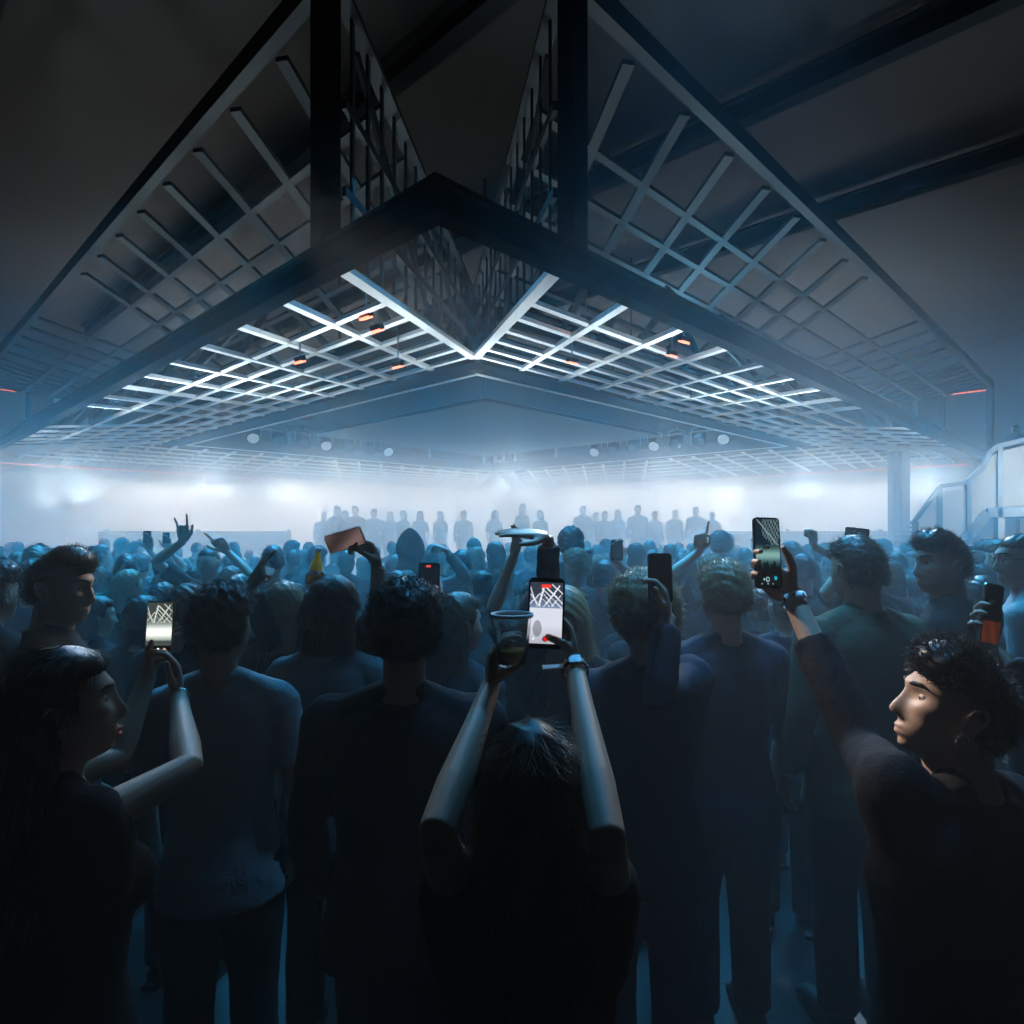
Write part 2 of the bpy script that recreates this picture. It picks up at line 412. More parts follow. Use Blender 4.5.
class Fig:
    """one human figure in its own frame: feet at 0, facing +y, 1.75 m tall before scaling"""
    def __init__(s, male=True, head_yaw=0, head_pitch=0, head_roll=0, lean=0, arms=None, voxel=.008, build=1.0, head_voxel=None, dec=.5, hs=1.0):
        s.male = male; s.bw = build; s.vox = voxel; s.dec = dec; s.hs = hs
        ln = R(lean); s.lean = ln
        s.T = lambda p: Vector((p[0], p[1]+math.sin(ln)*(p[2]-.95) if p[2] > .95 else p[1], p[2]))
        s.hq = (Matrix.Rotation(R(head_yaw),3,'Z')@Matrix.Rotation(R(head_pitch),3,'X')@Matrix.Rotation(R(head_roll),3,'Y'))
        s.hy_ = Matrix.Rotation(R(head_yaw),3,'Z')
        s.hc = s.T((0, .015, 1.632))+Vector((0,.0,0))+ (s.hq@Vector((0,.0,.03))-Vector((0,0,.03)))
        s.sw = (.185 if male else .160)*build
        s.arms = {}
        for k, sg in (('L',-1),('R',1)):
            sh = s.T((sg*s.sw, -.01, 1.415)); a = (arms or {}).get(k)
            if a is None:
                el = s.T((sg*(s.sw+.055), -.02, 1.135)); wr = Vector((sg*(s.sw+.045), .07, .90)); a = dict(f=(0,.25,-1), n=(-sg,0,0), th=(0,1,0), pose='relaxed')
                if (arms or {}).get('fold'): wr = Vector((sg*.03, .22, 1.12)); el = s.T((sg*(s.sw+.045), .03, 1.14)); a = dict(f=(-sg,.2,.05), n=(0,-1,0), th=(0,0,1), pose='relaxed')
            else:
                up = max(0, min(1, (Vector(a['wr']).z-1.3)/.4)); sh = sh+Vector((-sg*.015*up, 0, .045*up))
                if (Vector(a['wr'])-sh).length > .55: sh = sh+(Vector(a['wr'])-sh).normalized()*min(.06, (Vector(a['wr'])-sh).length-.55)
                if (Vector(a['wr'])-sh).length > .565: REPORT.append(('reach', round((Vector(a['wr'])-sh).length-.56, 3), k, a.get('who','')))
                if 'el' in a: el, wr = Vector(a['el']), Vector(a['wr'])
                else: el, wr = ik(sh, a['wr'], a.get('pole', (sg*.6, -.1, .9)), .295, .265)
            s.arms[k] = (sh, el, wr, a, sg)
    def torso(s, mb, g=0.0, cloth=False):
        b = s.bw; m = s.male; T = s.T
        secs = [(.84,.120,.085,-.0),(.90,.160 if m else .165,.108,-.01),(1.0,.160 if m else .158,.108,0),(1.10,.148 if m else .132,.100,.0),(1.20,.160 if m else .142,.108,.0),
                (1.30,.178 if m else .155,.116 if m else .118,.0),(1.38,.180 if m else .155,.105,-.005),(1.43,.150 if m else .13,.085,-.012),(1.465,.095,.066,-.016),(1.49,.062,.06,-.012)]
        if cloth: secs = [(.80,.190,.135,-.01),(.90,.182,.128,-.01)]+secs[2:-1]+[(1.475,.080,.070,-.014)]
        n = 24; vs = []; fs = []
        for z, rx, ry, oy in secs:
            c = T((0, oy, z))
            for k in range(n):
                t = 2*math.pi*k/n; ca, sa = math.cos(t), math.sin(t)
                vs.append(c+Vector((math.copysign(abs(ca)**.85, ca)*(rx*b+g), math.copysign(abs(sa)**.9, sa)*(ry*b+g), 0)))
        for i in range(len(secs)-1):
            for k in range(n): k2 = (k+1)%n; fs.append((i*n+k, i*n+k2, (i+1)*n+k2, (i+1)*n+k))
        fs.append(tuple(range(n))[::-1]); fs.append(tuple((len(secs)-1)*n+k for k in range(n)))
        mb.add(vs, fs, True)
        for k, (sh, el, wr, a, sg) in s.arms.items():                           # shoulder cap and trapezius
            ell(mb, sh+Vector((-sg*.012,0,-.012)), (.062*b+g,.058*b+g,.062*b+g))
            mb.tube([T((sg*.02,-.02,1.49)), T((sg*.09,-.018,1.447)), sh+Vector((-sg*.01,0,-.0))], [.04+g*.7,.045+g,.045+g], 12)
            mb.tube([sh, T((sg*.10,0,1.30))], [.055*b+g,.07*b+g], 12)
        if not m:
            for sg in (-1,1): ell(mb, T((sg*.07,.095,1.27)), (.058+g,.05+g,.058+g))
    def armtube(s, mb, g=0, upto=1.0, k='L'):
        sh, el, wr, a, sg = s.arms[k]; b = s.bw**.7*(1 if s.male else .86)
        ru, rm, re, rf, rw = .052*b+g, .046*b+g, .039*b+g, .041*b+g, .0265*b+g
        if upto <= 0: return
        pts = [sh, sh.lerp(el,.35), el.lerp(sh,.12), el, el.lerp(wr,.25), el.lerp(wr,.65), wr]
        rr = [ru, rm*1.02, re, re*.98, rf, (rf+rw)/2*.93, rw]
        if upto < 1:
            if upto <= .5: pts = [sh, sh.lerp(el,.5*upto*2), sh.lerp(el,upto*2)]; rr = [ru*1.06, rm*1.15, rm*1.22]
            else: f = (upto-.5)*2; pts = pts[:4]+[el.lerp(wr,.25*f/.9), el.lerp(wr,f)]; rr = rr[:4]+[rf, rw+.008]
        mb.tube(pts, rr, 14)
    def head_local(s, p): return s.hc+s.hq@(Vector(p)*s.hs)
    def surf(s, x, z):
        """how far the face stands forward at x, z"""
        if not hasattr(s, '_h'): dx, dy, dz, fs = sphere_dirs(90, 120); a, b, c = head_pts(dx, dy, dz, s.male); k = dy > 0; s._h = a[k], b[k], c[k]
        a, b, c = s._h; return float(b[np.argmin((a-x)**2+(c-z)**2)])
    def add_head(s, mb, res=None):
        res = res or (128 if s.vox < .0055 else 76)
        dx, dy, dz, fs = sphere_dirs(res, res)
        x, y, z = head_pts(dx, dy, dz, s.male)
        mb.add([s.head_local(p) for p in zip(x,y,z)], fs, True)
        for sg in (-1,1):                                                       # ears: a rim, a bowl and a lobe
            c = lambda a, b, e: s.head_local((sg*(.074+a), -.006+b, .0+e))
            mb.tube([c(.004,.012,-.018), c(.010,.014,.008), c(.014,.006,.028), c(.016,-.010,.033), c(.017,-.019,.020), c(.014,-.016,.0), c(.009,-.008,-.018), c(.006,.002,-.030), c(.003,.009,-.026)],
                    [.0035,.004,.0045,.0048,.0046,.0042,.0042,.0058,.0045], 8)
            mb.tube([c(-.004,.004,-.012), c(.006,-.002,.004), c(.006,-.004,.018)], [.010,.0085,.008], 8)
        nb = s.T((0,-.022,1.45)); nt = s.head_local((0,-.025,-.045))
        r = .057 if s.male else .048
        mb.tube([nb, nb.lerp(nt,.5), nt], [r*1.25, r, r], 18)
        mb.tube([nb+Vector((0,.02,0)), s.head_local((0,.01,-.06))], [r*.8, r*.72], 14)
    def body_mesh(s):
        mb = MB(); s.torso(mb); s.add_head(mb)
        for k in 'LR':
            s.armtube(mb, 0, 1, k); sh, el, wr, a, sg = s.arms[k]
            hand(mb, wr, a['f'], a['n'], a['th'], a.get('pose','relaxed'), a.get('sz', 1.0 if s.male else .92), a.get('tp'), a.get('spread',5))
        for sg in (-1,1):
            mb.tube([(sg*.085,0,.92),(sg*.092,.005,.72),(sg*.095,.012,.50),(sg*.097,-.008,.36),(sg*.10,-.02,.10),(sg*.10,-.02,.05)], [.098,.085,.058,.056,.038,.04], 16)
            mb.tube([(sg*.10,-.045,.035),(sg*.105,.05,.032),(sg*.112,.14,.024)], [.034,.034,.022], 12)
        return solidify_union(mb, s.vox, 'body', 2, s.dec)
    def cloth_mesh(s, sleeve=.35, g=.014, hem=None, collar=0, hood=0, voxel=None, noise=.012):
        mb = MB(); s.torso(mb, g, True)
        sl = sleeve if isinstance(sleeve, dict) else {'L': sleeve, 'R': sleeve}
        for k in 'LR': s.armtube(mb, g*.85, sl[k], k)
        if collar:
            c = s.T((0,-.02,1.46)); mb.lathe([(.058,0),(.074,-.01),(.075,.035),(.070,.05),(.060,.045),(.058,.0)], c, 20, closed=True)
        if hood: ell(mb, s.T((0,-.10,1.46)), (.125,.055,.065)); ell(mb, s.T((0,-.115,1.40)), (.09,.04,.07))
        if s.lean == 0: pass
        return solidify_union(mb, voxel or max(.009, s.vox), 'top', 3, .5, noise)
    def trouser_mesh(s):
        mb = MB()
        for sg in (-1,1): mb.tube([(sg*.085,0,.93),(sg*.094,.005,.72),(sg*.097,.012,.50),(sg*.10,-.005,.30),(sg*.10,-.018,.09)], [.110,.100,.078,.075,.070], 14)
        ell(mb, (0,-.008,.89), (.180,.118,.10))
        return solidify_union(mb, .016, 'trousers', 2, .5, .01)
    def shoe_meshes(s):
        out = []
        for sg in (-1,1):
            mb = MB(); mb.tube([(sg*.10,-.075,.045),(sg*.10,-.03,.055),(sg*.104,.04,.048),(sg*.110,.11,.036),(sg*.113,.165,.028)], [.036,.046,.045,.040,.026], 14)
            mb.tube([(sg*.10,-.02,.05),(sg*.10,-.02,.115)], [.045,.046], 14); mb.poly([Vector((sg*.108+a*.046,b,.012)) for a, b in ((-.75,-.10),(.75,-.10),(1,.0),(1.1,.12),(.5,.195),(-.5,.195),(-.9,.1),(-.85,0))], .024, (0,0,1))
            out.append(solidify_union(mb, .008, 'shoe', 2, .5))
        return out
    def eyes(s, root):
        y0 = s.surf(.032, .014)
        for sg in (-1,1):
            mb = MB(); ell(mb, s.head_local((sg*.031,y0-.0085,.013)), (.0115,.0115,.0115), n=16)
            e = mb.build('eye', mat('eye_white', (.42,.40,.38), .2), root)
            ib = MB(); ell(ib, s.head_local((sg*.031,y0+.0005,.012)), (.0055,.0030,.0055), s.hq, n=12); ib.build('iris', mat('iris_dark', (.03,.02,.015), .1), e)
            lb = MB(); c = s.head_local((sg*.031,y0-.0085,.013)); n = 16; vs = []; fs = []
            for i in range(5):
                for k in range(n+1):
                    t = math.pi*k/n; e_ = R(12+i*20); vs.append(c+s.hq@Vector((math.cos(t)*.0128*math.cos(e_), math.sin(t)*.0130*math.cos(e_), .0130*math.sin(e_))))
            fs = [(i*(n+1)+k, i*(n+1)+k+1, (i+1)*(n+1)+k+1, (i+1)*(n+1)+k) for i in range(4) for k in range(n)]
            lb.add(vs, fs, True); lb.build('eyelid', SKIN[0], root)
            f = lambda x, z, d: s.head_local((sg*x, s.surf(x, z)+d, z))
            bb = MB(); bb.tube([f(.014,.033,.000), f(.024,.038,.001), f(.036,.039,.001), f(.050,.033,.0)], [.0020,.0036,.0034,.0014], 6); bb.build('eyebrow', mat('brow_hair', (.02,.014,.01), .7), root)
# ---- hair
def hair_mesh(fig, style, seed=1, dens=1.0):
    rs = np.random.RandomState(seed); rnd = random.Random(seed)
    dx, dy, dz, fs = sphere_dirs(64, 48)
    x, y, z = head_pts(dx, dy, dz, fig.male)
    def fmask(dx, dy, dz):
        # 1 where hair grows: crown, sides over and behind the ears, nape
        line = np.where(dy > .15, .50-.10*np.abs(dx), np.where(dy > -.25, .02+1.2*np.clip(dy+.25,0,.4), -.34-.25*np.clip(-dy-.3,0,.5)))
        if style in ('long','bob','bun'): line = np.where(dy > .35, .55, np.where(dy > -.1, .05, -.45))
        return 1/(1+np.exp(-(dz-line)/.045))
    M = fmask(dx, dy, dz)
    th = {'short':.013,'crop':.006,'curly':.034,'quiff':.016,'long':.020,'bob':.022,'bun':.012,'hood':.03,'afro':.055,'cap':.012}[style]
    T = np.full_like(M, th)
    if style in ('quiff','short'): T = T+.022*np.clip(dz,0,1)*np.clip(dy+.4,0,1.2)*(1.5 if style == 'quiff' else .6)
    if style in ('curly','afro'): T = T*(.55+.6*np.clip(dz+.25,0,1))
    lump = .0022 if style not in ('curly','afro') else .0035
    a = rs.rand(6,3)*40+15; ph = rs.rand(6)*6
    nz = sum(np.sin(a[i,0]*x*4+a[i,1]*y*4+a[i,2]*z*4+ph[i]) for i in range(6))/6
    if style in ('curly','afro'): nz = nz+rs.normal(0,.55,len(nz))
    nrm = np.stack([dx/.076, dy/.097, dz/.117], 1); nrm /= np.linalg.norm(nrm, axis=1)[:,None]
    M2 = fmask(dx, dy, dz-.10)*.75+.25
    off = M*(T*M2+lump*nz*2)-(1-M)*.014
    if style in ('long','bob'):
        yy = y+.0
    P = np.stack([x,y,z],1)+nrm*off[:,None]
    mb = MB(); mb.add([fig.head_local(p) for p in P], fs, True)
    yb = lambda v: Vector(v)
    loc_ = [None]
    hl = lambda p: fig.head_local(p) if loc_[0] is None else fig.hc+loc_[0]@Vector(p)*fig.hs
    def strand(p, d, ln, r, curl, grav=0, seg=3):
        pts = [hl(p)]; d = Vector(d); q = Vector(p); ax = Vector((rnd.uniform(-1,1),rnd.uniform(-1,1),rnd.uniform(-1,1))).normalized()
        for j in range(seg):
            d = Quaternion(ax, R(curl*rnd.uniform(.6,1.4)))@d; d.z -= grav; d.normalize(); q = q+d*ln/seg; pts.append(hl(q))
        rr = [r*(1-.75*j/seg) for j in range(seg+1)]
        mb.tube(pts, rr, 3, cap=False)
    ids = [i for i in range(len(M)) if M[i] > .6 and dz[i] < .995]
    w = np.array([math.sqrt(max(0,1-dz[i]**2))+.02 for i in ids]); w /= w.sum()
    n = int({'short':900,'crop':500,'curly':1500,'quiff':900,'long':500,'bob':500,'bun':500,'hood':0,'afro':1800,'cap':200}[style]*dens)
    for i in (rs.choice(ids, n, p=w) if n else []):
        q = P[i]+rs.normal(0,.003,3); nn = nrm[i]
        if style in ('curly','afro'): strand(q-nn*.004, nn+rs.normal(0,.5,3), .028, .0013, 70, 0, 4)
        elif style in ('long','bob','bun'): strand(q-nn*.003, Vector((nn[0]*.35,-.35,-1)) if dz[i] < .8 else Vector((nn[0],nn[1]-.5,.05)), .05, .0010, 12, .1)
        elif style == 'cap': 
            if dz[i] < .15: strand(q-nn*.003, Vector((nn[0]*.5,nn[1]*.4,-1)), .02, .0011, 12)
        else:
            up = 1.0 if style == 'quiff' and dy[i] > 0 else .35
            strand(q-nn*.003, Vector((nn[0]*.7+rs.normal(0,.25), nn[1]*.6+(.55*dz[i])+rs.normal(0,.2), nn[2]*up+rs.normal(0,.15)-.25)), .024 if style != 'crop' else .01, .0011, 22)
    def curtain(zb, wx, rd, yoff):
        n2 = 28; secs = []
        steps = 9
        vs = []; fs2 = []
        for i in range(steps):
            f = i/(steps-1); zz = .03+(zb-.03)*f
            rx = .088+ (wx-.088)*min(1,f*1.6); ry = .085+(rd-.085)*min(1,f*1.5); yc = -.012-yoff*f
            for k in range(n2):
                t = 2*math.pi*k/n2; ca, sa = math.cos(t), math.sin(t)
                fy = sa*ry if sa < 0 else sa*ry*.25
                wob = 1+.03*math.sin(7*t+seed)+.02*math.sin(13*t+2*seed+3*f)
                vs.append(fig.hc+fig.hy_@Vector((ca*rx*wob, yc+fy*wob, zz))*fig.hs)
        for i in range(steps-1):
            for k in range(n2): k2 = (k+1)%n2; fs2.append((i*n2+k, i*n2+k2, (i+1)*n2+k2, (i+1)*n2+k))
        fs2.append(tuple(range(n2))); fs2.append(tuple((steps-1)*n2+k for k in range(n2))[::-1])
        mb.add(vs, fs2, True)
        for j in range(int(520*dens)):
            t = rnd.uniform(math.pi*.93, math.pi*2.07); z0 = rnd.uniform(zb*.6, .03)
            f = (z0-.03)/(zb-.03); rx = .088+(wx-.088)*min(1,f*1.6); ry = .085+(rd-.085)*min(1,f*1.5)
            p = (math.cos(t)*rx*1.0, -.012-yoff*f+min(math.sin(t)*ry, .25*ry*math.sin(t) if math.sin(t) > 0 else 9), z0)
            loc_[0] = fig.hy_; strand(p, Vector((math.cos(t)*.12,-.05+math.sin(t)*.05,-1)), rnd.uniform(.08,.2)*(1 if style == 'long' else .5), .0011, 7, 0, 4); loc_[0] = None
    if style == 'long': curtain(-.30 if dens < 2.5 else -.44, .115 if dens < 2.5 else .13, .075, .03)
    if style == 'bob': curtain(-.12, .100, .085, .012)
    if style == 'bun':
        c = (0,-.085,.085); m2 = MB(); ell(m2, fig.head_local(c), (.038,.036,.034)); mb.add(m2.v, m2.f, True)
        for j in range(160):
            v = Vector(rs.normal(0,1,3)).normalized(); strand(Vector(c)+v*.034, v.cross(Vector((0,1,.5)))+v*.2, .03, .001, 30)
    if style == 'cap': pass
    me = mb.mesh('hair', None); return me
def cap_mesh(fig, brim_back=False):
    """a baseball cap: crown and brim in one mesh"""
    dx, dy, dz, fs = sphere_dirs(40, 30); x, y, z = head_pts(dx, dy*.98, dz, fig.male)
    M = 1/(1+np.exp(-(dz-.18)/.03)); nrm = np.stack([dx/.076, dy/.097, dz/.117], 1); nrm /= np.linalg.norm(nrm,axis=1)[:,None]
    P = np.stack([x,y,z],1)+nrm*(M*.020-(1-M)*.02)[:,None]
    mb = MB(); mb.add([fig.head_local(p) for p in P], fs, True); sg = -1 if brim_back else 1
    pts = [fig.head_local((math.cos(t)*.078, sg*(.055+math.sin(t)*.11), .03)) for t in np.linspace(0, math.pi, 14)]
    mb.poly(pts, .006, fig.hq@Vector((0,0,1))); return mb.mesh('cap', None)
def hood_mesh(fig):
    dx, dy, dz, fs = sphere_dirs(40, 30)
    x = dx*.118; y = dy*.128-.018; z = dz*.15+.022*np.clip(-dy,-1,1)+.01
    z = z+.025*np.clip(dz,0,1)*np.exp(-(dx/.4)**2); y = np.where(dy > .55, .055+(y-.055)*.15, y)
    mb = MB(); mb.add([fig.head_local(p) for p in zip(x,y,z)], fs, True)
    mb.tube([fig.head_local((0,-.04,-.08)), fig.T((0,-.03,1.42))], [.10,.125], 16)
    return solidify_union(mb, .010, 'hood', 3, .5, .012)

SKIN = [mat('skin_light', (.42,.26,.19), .5, var=.06, bscale=30), mat('skin_tan', (.28,.16,.11), .5, var=.06, bscale=30), mat('skin_brown', (.16,.085,.05), .48, var=.06, bscale=30)]
HAIR = [mat('hair_black', (.012,.010,.009), .42, translucent=.12), mat('hair_brown', (.07,.04,.022), .42, translucent=.2), mat('hair_blonde', (.26,.17,.09), .42, translucent=.3), mat('hair_dark_brown', (.03,.019,.012), .42, translucent=.15)]
CLOTH = [mat('cloth_'+n, c, .9, bump=.25, bscale=120, var=.1, spec=.12) for n, c in (('black',(.012,.012,.014)),('charcoal',(.04,.042,.048)),('navy',(.014,.02,.032)),('grey',(.12,.125,.13)),('white',(.30,.31,.32)),('olive',(.05,.055,.035)),('maroon',(.09,.02,.025)),('denim',(.05,.08,.14)))]
def pobj(name, me, m, parent):
    o = bpy.data.objects.new(name, me); COL.objects.link(o); o.parent = parent
    if not me.materials: me.materials.append(m)
    o.material_slots[0].link = 'OBJECT'; o.material_slots[0].material = m
    return o
# ------------------------------------------------------------------ near people, each with a pose of its own
OCC = []          # (x, y, radius) ground already taken
TROUSERS = {}
def hero(label, px, py, d, yaw=0, male=True, hair='short', hc=0, skin=0, cloth=0, sleeve=.35, arms=None, hy=0, hp=0, hr=0, lean=0, build=1.0,
         voxel=.007, dec=.5, collar=0, hood=0, dens=1.0, eyes=False, group=None, seed=None, legcloth=1, noise=.012, hs=1.0, g=.014, cap=False):
    fig0 = Fig(male, hy, hp, hr, lean, None)
    hw = W(px, py, d); sc = hw.z/fig0.hc.z
    q = Matrix.Rotation(R(yaw),3,'Z'); root = hw-q@(fig0.hc*sc); root.z = 0
    loc = {}
    for k, a in (arms or {}).items():
        b = dict(a)
        for kk in ('wr','el','pole'):
            if kk in b: b[kk] = (q.transposed()@(Vector(b[kk])-root))/sc
        for kk in ('f','n','th'): b[kk] = q.transposed()@Vector(b[kk])
        b['who'] = label[:30]; loc[k] = b
    f = Fig(male, hy, hp, hr, lean, loc, voxel, build, dec=dec, hs=hs)
    body = bpy.data.objects.new('person', f.body_mesh()); COL.objects.link(body); body.data.materials.append(SKIN[skin])
    body.location = root; body.rotation_euler = (0,0,R(yaw)); body.scale = (sc,sc,sc)
    tag(body, label, 'person', group)
    sd = seed if seed is not None else int(abs(px)*7+abs(py))%1000
    if hair: pobj('hair', hair_mesh(f, hair, sd, dens), HAIR[hc], body)
    if cap: pobj('cap', cap_mesh(f), CLOTH[0], body)
    pobj('top', f.cloth_mesh(sleeve, g, None, collar, hood, None, noise), CLOTH[cloth], body)
    key = male
    if key not in TROUSERS: TROUSERS[key] = f.trouser_mesh()
    pobj('trousers', TROUSERS[key], CLOTH[legcloth], body)
    if d < 4:
        if 'shoe' not in TROUSERS: TROUSERS['shoe'] = f.shoe_meshes()
        for me in TROUSERS['shoe']: pobj('shoe', me, mat('shoe_black', (.015,.015,.016), .5), body)
    if eyes: f.eyes(body)
    OCC.append((root.x, root.y, .30)); body['_f'] = 0; del body['_f']
    return body, f
def to_local(body, p):
    q = Matrix.Rotation(body.rotation_euler.z,3,'Z'); return (q.transposed()@(Vector(p)-body.location))/body.scale[0]
def wrist_ring(body, f, k, name, m, t=.0, w=.018, rad=.031, label=None, gap=False):
    """a band around the forearm, t metres above the wrist"""
    sh, el, wr, a, sg = f.arms[k]; ax = (el-wr).normalized(); c = wr+ax*t
    mb = MB(); mb.lathe([(rad,-w/2),(rad+.002,-w/2),(rad+.002,w/2),(rad,w/2)], c, 28, axis=ax, closed=True)
    o = mb.build(name, m, body)
    if label: o['label'] = label
    return o, c, ax

# ---- phones
def screen_paint(kind):
    """colour of a lit phone screen at (u,v), v up: a camera view of the lit hall"""
    def lat(u, v):
        """the lattice overhead as seen on the screen"""
        for x0, y0, x1, y1, w in ((.43,.95,.28,.62,.03),(.46,.93,1.0,.66,.022),(.90,.95,.52,.66,.022),(.32,.82,.0,.64,.016),(.36,.90,.98,.58,.013),(.66,.97,1.0,.82,.016),(.02,.80,.30,.60,.016),
                                  (.42,.80,.75,.60,.012),(.78,.84,.42,.60,.013),(.95,.80,.66,.60,.012),(.40,.72,.60,.60,.010),(.0,.92,.22,.60,.014)):
            dx, dy = x1-x0, (y1-y0)*1.9; t = ((u-x0)*dx+(v-y0)*1.9*dy)/(dx*dx+dy*dy)
            if 0 <= t <= 1 and math.hypot(u-x0-t*dx, (v-y0)*1.9-t*dy) < w: return 1
        return 0
    def f(u, v):
        if kind == 'bright':
            if .91 < v < .965 and .33 < u < .64: return (1,.25,.2)
            if (u-.5)**2+((v-.075)*1.9)**2 < .0035: return (1,.12,.08)
            if (u-.5)**2+((v-.075)*1.9)**2 < .0075: return (.12,.03,.03)
            if (u-.87)**2+((v-.075)*1.9)**2 < .0035: return (1,.9,.95)
            if (u-.14)**2+((v-.075)*1.9)**2 < .0015: return (1,.95,1)
            top = .35+.55*max(0,min(1,(.80-v)/.25))
            c = [.50*top*1.2,.58*top*1.2,.70*top*1.2]
            if v > .58 and lat(u, v) : c = [.92,.94,.98]
            if v < .58: b = .88-.18*max(0,(.30-v)/.3); c = [b*.98,b,b*1.06]
            if (u-.25)**2*5+(v-.24)**2*5 < .09: c = [x*.72 for x in c]
            return c
        if kind == 'teal':
            if v < .17:
                for cu, cv, r, col in ((.45,.11,.006,(.75,.9,.95)),(.78,.13,.004,(.05,.75,.85)),(.3,.11,.001,(.8,.9,.9)),(.2,.045,.0006,(.7,.8,.8)),(.45,.045,.0008,(.8,.9,.9)),(.65,.045,.0006,(.7,.8,.8))):
                    q = (u-cu)**2+((v-cv)*2.1)**2
                    if q < r and not (r == .006 and q < .0025): return col
                return (.01,.03,.04)
            b = math.exp(-((v-.47)/.10)**2); c = [.10+.45*b,.20+.55*b,.23+.50*b]
            if v > .62:
                c = [.05+.10*(1-v),.12+.14*(1-v),.16+.16*(1-v)]
                if u > .30+.0*(v) and v > .60+.35*abs(u-.75) and (abs((u*7+v*9)%1-.5) < .10 or abs((u*9-v*11)%1-.5) < .10): c = [.5,.62,.64]
                if abs(v-(.97-.45*(u-.15)))<.012: c = [.6,.7,.72]
            if v < .38 and v < .33+.05*math.sin(u*19)+.03*math.sin(u*43): c = [.02,.05,.06]
            return c
        if kind == 'white':
            if v < .16:
                for cu in (.25,.5,.75):
                    if (u-cu)**2+((v-.075)*1.9)**2 < .004: return (.95,.7,.55) if cu != .5 else (1,1,1)
                return (.03,.02,.02)
            b = math.exp(-((v-.42)/.17)**2); c = [.22+.75*b,.25+.75*b,.24+.72*b]
            if v > .60 and lat(u,v): c = [.75,.78,.74]
            if v < .26: c = [.25,.28,.27]
            return c
        if kind == 'dim':
            if v < .30: return (.50+.2*math.sin(u*9),.52,.55) if v < .27 else (.2,.25,.3)
            if .88 < v < .94 and .35 < u < .60: return (1,.3,.2)
            return (.006,.012,.02)
        if kind == 'orange_reflection':
            if v < .38: b = .5+.5*math.sin(u*11+v*7); return (.26+.12*b,.12+.05*b,.05+.02*b)  # orange reflection painted into the lower part of the dark screen
            return (.02,.025,.03)
        if kind == 'mauve': b = .75+.25*math.sin(u*3+v*4); return (.46*b,.37*b,.36*b)  # no display: glow stands in for light on the brown phone back
        if kind == 'pink': return (1,.75,.85)
        return (.01,.012,.015)
    return f
def screen_mat(kind, st):
    n = 'screen_'+kind
    if n in MATS: return MATS[n]
    m = bpy.data.materials.new(n); m.use_nodes = True; nt = m.node_tree; b = nt.nodes['Principled BSDF']
    at = nt.nodes.new('ShaderNodeVertexColor'); at.layer_name = 'picture'
    b.inputs['Base Color'].default_value = (.01,.01,.012,1); b.inputs['Roughness'].default_value = .12
    nt.links.new(at.outputs['Color'], b.inputs['Emission Color']); b.inputs['Emission Strength'].default_value = st
    MATS[n] = m; return m
def rrect(w, h, r, n=6):
    pts = []
    for cx, cy, a0 in ((w/2-r,h/2-r,0),(-w/2+r,h/2-r,90),(-w/2+r,-h/2+r,180),(w/2-r,-h/2+r,270)):
        for k in range(n+1): a = R(a0+90*k/n); pts.append((cx+r*math.cos(a), cy+r*math.sin(a)))
    return pts
def phone(label, c, right, up, kind='bright', st=1.0, w=.074, h=.155, case=None, back=False, group=None, res=(44,90)):
    """root at the phone's centre; local x right, z up, screen towards -y"""
    c = Vector(c); right = Vector(right).normalized(); up = Vector(up); up = (up-right*up.dot(right)).normalized(); far = up.cross(right)
    r = empty('phone', c); r.rotation_euler = Matrix((right, far, up)).transposed().to_euler()
    tag(r, label, 'phone', group)
    mb = MB(); pts = [Vector((x,0,z)) for x, z in rrect(w, h, .011)]
    n = len(pts); vs = []
    for y, s in ((-.0040,.975),(-.0030,1),(.0030,1),(.0040,.975)): vs += [Vector((p.x*s, y, p.z*s)) for p in pts]
    fs = [tuple(range(n)), tuple(range(3*n,4*n))[::-1]]
    for i in range(3): fs += [(i*n+k, i*n+(k+1)%n, (i+1)*n+(k+1)%n, (i+1)*n+k) for k in range(n)]
    mb.add(vs, fs); mb.build('phone_body', case or mat('phone_black', (.012,.012,.014), .25), r)
    # screen: a fine flat sheet carrying the picture that is shown on it
    nx, ny = res; sw, sh = w*.90, h*.945
    if kind == 'bright': sh = h*.86
    vs = []; fs = []
    for j in range(ny+1):
        for i in range(nx+1): vs.append((-sw/2+sw*i/nx, -.0046, -sh/2+sh*j/ny))
    for j in range(ny):
        for i in range(nx): fs.append((j*(nx+1)+i, j*(nx+1)+i+1, (j+1)*(nx+1)+i+1, (j+1)*(nx+1)+i))
    me = bpy.data.meshes.new('screen'); me.from_pydata(vs, [], fs); at = me.color_attributes.new('picture', 'FLOAT_COLOR', 'CORNER')
    f = screen_paint(kind); col = []
    for j in range(ny):
        for i in range(nx): cc = f((i+.5)/nx, (j+.5)/ny); cc = [max(0,x)**2.2 for x in cc]; col += [*cc, 1]*4
    at.data.foreach_set('color', col); me.materials.append(screen_mat(kind, st))
    so = bpy.data.objects.new('screen', me); COL.objects.link(so); so.parent = r
    mb = MB()
    for x, z in ((.3,.40),(.3,.30),(.14,.35)): mb.tube([(x*w,.0035,z*h),(x*w,.0065,z*h)], .0065, 12)
    mb.box((.24*w,.0042,.35*h), (.036,.002,.036)); mb.build('camera_lenses', mat('lens_black', (.02,.02,.03), .1), r)
    for bx, bz, bl in ((w/2+.0004,.16*h,.02),(-w/2-.0004,.2*h,.012)): MB().box((bx,0,bz), (.0016,.003,bl)).build('side_button', mat('phone_trim', (.15,.15,.16), .3, metal=.8), r)
    return r
